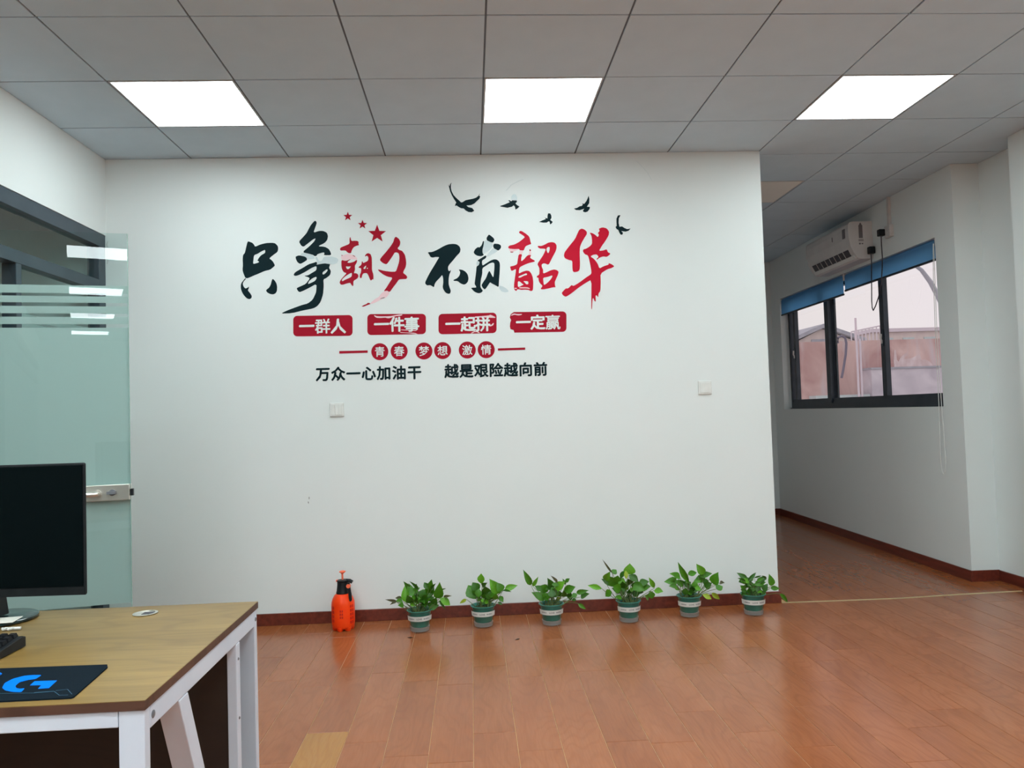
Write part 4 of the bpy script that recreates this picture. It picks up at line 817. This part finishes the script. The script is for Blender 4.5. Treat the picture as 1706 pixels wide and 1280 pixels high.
# ------------------------------------------------------------------ air conditioner on the window wall (u along the wall from its near corner)
def wthing(name, label, cat, u, z, group=None):
    a = -WR[2]; return thing(name, label, cat, (WO[0]+math.sin(a)*u, WO[1]+math.cos(a)*u, z), WR, group)
ac = wthing('air_conditioner', 'white wall-mounted air conditioner above the window', 'air conditioner', 1.128, 2.452)
prof = [(0, .0), (0, .318), (-.165, .318), (-.190, .312), (-.203, .295), (-.207, .25), (-.203, .18), (-.190, .11), (-.165, .055), (-.135, .012), (-.11, 0)]
MB().prism([(v, z) for v, z in prof], .01, .86, 'Y').add([], []).build('casing', M['ac'], ac, bevel=.004)
for a, b_ in ((0, .0095), (.8605, .870)): MB().prism([(v*1.0-(.002 if v < -.02 else 0), z) for v, z in prof], a, b_, 'Y').build('end_cap', M['ac'], ac, bevel=.002)
MB().prism([(-.187, .090), (-.157, .036), (-.150, .040), (-.181, .093)], .07, .80, 'Y').build('outlet', M['vent'], ac, label='dark air outlet slot')
for i in range(1, 8): MB().prism([(-.190, .089), (-.160, .034), (-.152, .040), (-.181, .093)], .07+i*.09, .074+i*.09, 'Y').build('louver', M['ac'], ac)
MB().prism([(-.158, .032), (-.140, .006), (-.134, .010), (-.152, .036)], .03, .84, 'Y').build('flap', M['white_plastic'], ac, bevel=.001)
q = MB().box(-.118, -.085, -.0016, -.0004, .175, .285).prism([(-.113, .285), (-.09, .285), (-.098, .305), (-.105, .305)], -.0016, -.0004, 'Y')
for z in (.150, .160): q.box(-.122, -.080, -.0016, -.0004, z, z+.005)
q.lathe([(.008, -.0016), (.008, -.0004)], 12, (-.112, 0, .128), axis='Y').box(-.098, -.084, -.0016, -.0004, .123, .133)
q.build('side_print', M['ac_print'], ac, label='grey print on the end cap')
for u, z in ((.06, .24), (.30, .26)): MB().box(-.2085, -.2065, u, u+.05 if u < .1 else u+.012, z-.05, z+.03 if u < .1 else z-.01).build('badge', M['ac_print'], ac)
# outlet box, conduit, plug and cable
sk = wthing('wall_socket', 'white surface socket box with conduit to the ceiling, right of the air conditioner', 'socket', .829, 2.611)
MB().box(-.036, 0, -.043, .043, -.046, .046).build('box', M['off_white'], sk, bevel=.003)
MB().box(-.022, 0, -.013, .013, .0465, 2.888-2.611).build('conduit', M['off_white'], sk)
cb = wthing('power_cable', 'dark power cable looping down from the wall socket to the air conditioner', 'cable', 0, 0)
pl_ = MB().box(-.085, -.0365, .85, .895, 2.583, 2.638).build('plug', M['black_plastic'], cb, bevel=.006)
MB().box(-.058, -.008, 1.075, 1.120, 2.485, 2.545).build('plug', M['black_plastic'], cb, bevel=.006)
cp = [(-.06, .873, 2.583), (-.055, .885, 2.52), (-.05, .890, 2.42), (-.05, .900, 2.33), (-.05, .93, 2.2), (-.055, .975, 2.10), (-.06, 1.02, 2.035), (-.06, 1.06, 2.005), (-.055, 1.085, 2.03), (-.05, 1.098, 2.09), (-.045, 1.10, 2.18), (-.04, 1.10, 2.30), (-.035, 1.10, 2.40), (-.035, 1.100, 2.49)]
MB().tube(cp, .0045, 8).build('cord', M['cable'], cb)

# --- roller blinds
def blind(label, u0, u1, drop, chain=False):
    t = wthing('roller_blind', label, 'blind', u0, ZB, 'blue roller blinds')
    L = u1-u0
    MB().lathe([(.026, .012), (.026, L-.012)], 24, (.035, 0, -.032), axis='Y').build('roller', M['blind'], t)
    MB().box(.0085, .0098, .012, L-.012, -drop, -.032).build('fabric', M['blind'], t)
    MB().box(.002, .017, .012, L-.012, -drop-.016, -drop).build('bottom_bar', M['frame'], t, bevel=.002)
    for a in (0, L-.010): MB().box(.005, .075, a, a+.0095, -.06, -.001).build('bracket', M['off_white'], t)
    if chain:
        ch = [(.0, .020, -.04), (-.012, .018, -.3), (-.022, .014, -.8), (-.026, .006, -1.2), (-.028, .020, -1.62), (-.028, .008, -1.69), (-.028, -.012, -1.71), (-.028, -.035, -1.69), (-.027, -.046, -1.62), (-.024, -.022, -1.2), (-.014, .004, -.6), (0, .012, -.04)]
        MB().tube(ch, .0022, 6).build('pull_chain', M['white_plastic'], t, label='white beaded pull chain loop')
blind('raised blue roller blind over the near half of the window, with a long pull chain', UA+.005, 1.705, .150, True)
blind('raised blue roller blind over the far half of the window, hanging slightly lower', 1.712, UB-.005, .178)

# ------------------------------------------------------------------ outside the window
def e(px, py, y=12.5): return at(px, py, 1, y)
yw = thing('yard_wall', 'pinkish weathered rendered yard wall seen through the window', 'wall', (6.5, 12.5, -3))
zt = e(1440, 567.5).z
MB().box(-2.9, 3.2, 0, .25, 0, zt+3).build('wall_body', M['ext_wall'], yw)
c = e(1441, 617, 12.4); MB().box(c.x-6.5, 3.2, -.3, -.001, 0, c.z+3).build('plinth', M['ext_block'], yw, label='grey concrete plinth')
MB().box(c.x-6.5-.01, 3.2, -.32, -.001, c.z+3.0005, c.z+3.03).build('plinth_cap', M['ext_roof'], yw)
sp = [(1490, 613), (1489, 600), (1490, 583), (1493, 584), (1494, 599), (1497, 603), (1501, 595), (1507, 590), (1513, 586), (1510, 593), (1506, 598), (1514, 598), (1521, 596), (1526, 593), (1531, 590), (1534, 594), (1535, 600), (1541, 599), (1548, 602), (1553, 607), (1556, 612), (1552, 613)]
P = [e(*p, 12.497) for p in sp]
MB().prism([(p.x-6.5, p.z+3) for p in P], -.004, -.0005, 'Y').build('paint_splash', M['splash'], yw, label='white paint splash')
g0 = e(1350, 660, 12.45); MB().box(g0.x-6.5, g0.x-6.5+.9, -.25, -.001, 0, g0.z+3).build('low_block', M['pale'], yw, label='pale greenish low block')
for px in (1427, 1432.5):
    a, b_ = e(px, 567, 12.15), e(px+2, 655, 12.15)
    o = MB().tube([(b_.x, 12.15, -3), (a.x, 12.15, a.z+.02)], .018, 10).build('drain_pipe', M['ext_white']); tag(o, 'left white vertical pipe in front of the yard wall' if px < 1430 else 'right white vertical pipe in front of the yard wall', 'pipe', 'white pipes on the yard wall')
P = [e(*p, 12.36) for p in ((1396, 572), (1396, 563), (1402, 560), (1408, 563), (1410, 572), (1409, 590), (1405, 615), (1402, 630))]
tag(MB().tube([tuple(p) for p in P], .02, 8).build('hose', M['hose']), 'grey hose hooked over the yard wall top', 'hose')
ap = e(1425, 530, 13.4); ab = e(1425, 575, 13.4); tag(MB().tube([(ab.x, 13.4, -3), tuple(ap)], .018, 6).build('antenna_mast', M['ext_white']), 'thin pale mast rising behind the yard wall', 'mast')
# far house with gable, far pale building, stair railing
hs = thing('distant_house', 'grey gabled house roof beyond the yard wall, left in the window', 'building', (0, 24, 0))
ga, gb, gc = e(1316, 568, 24), e(1364, 548, 24), e(1388, 567, 24)
MB().prism([(ga.x-.2, ga.z), (gb.x, gb.z+.12), (gc.x+.9, gc.z), (gc.x+.9, gc.z-.12), (gb.x, gb.z), (ga.x-.2, ga.z-.12)], -.4, 3, 'Y').build('roof', M['ext_roof'], hs)
MB().prism([(ga.x+.2, -3), (ga.x+.2, ga.z-.02), (gb.x, gb.z-.02), (gc.x+.6, gc.z-.05), (gc.x+.6, -3)], -.2, 2.8, 'Y').build('wall', M['ext_pale'], hs)
MB().box(gb.x-.35, gb.x+.35, -.23, -.205, gb.z-.75, gb.z-.35).build('window', M['ext_roof'], hs)
p0, p1 = e(1482, 553.5, 26), e(1550, 566, 26)
fb = thing('distant_building', 'pale flat-roofed building beyond the yard wall, right in the window', 'building', ((p0.x+p1.x)/2, 26, -3))
hw = (p1.x-p0.x)/2+.6
MB().box(-hw, hw, 0, 4, 0, p0.z+3).build('wall', M['ext_pale'], fb); MB().box(-hw-.1, hw+.1, -.1, 4.1, p0.z+3, p0.z+3.12).build('parapet', M['ext_white'], fb)
for i in range(5): MB().box(-hw+.3+i*.75, -hw+.7+i*.75, -.03, -.001, p0.z+2.3, p0.z+2.8).build('window', M['pale'], fb)
q = MB(); ra, rb = e(1418, 553, 20), e(1508, 541, 20)
rb2 = e(1466, 543, 20); q.tube([(ra.x, 20, ra.z), (rb2.x, 20, rb2.z)], .02, 6)
q.build('handrail', M['ext_white'])
tag(bpy.data.objects['handrail'], 'thin sloping handrail with posts far beyond the yard wall', 'railing')
for i in range(9):
    u = i/8; x = ra.x+(rb2.x-ra.x)*u; z = ra.z+(rb2.z-ra.z)*u
    MB().tube([(x, 20, -3 if i in (0, 8) else z-.55), (x, 20, z)], .014, 6).build('post', M['ext_white'], bpy.data.objects['handrail'])
# tree limb / overhead cable bending down at the upper right of the window
P = [e(*p, 10.5) for p in ((1480, 415), (1515, 436), (1535, 450), (1550, 470), (1562, 492), (1580, 530))]
tag(MB().tube([tuple(p) for p in P]+[(P[-1].x+.5, 10.5, 1.0), (P[-1].x+.6, 10.5, -3)], [.015, .02, .028, .034, .036, .038, .04, .04], 8).build('overhead_hose', M['ext_roof']), 'curved grey conduit arching down outside the top right of the window', 'conduit')
struct(MB().box(3.9, 40, -12, 50, -3.1, -3.0).build('ground', M['ext_ground']), 'yard ground outside')
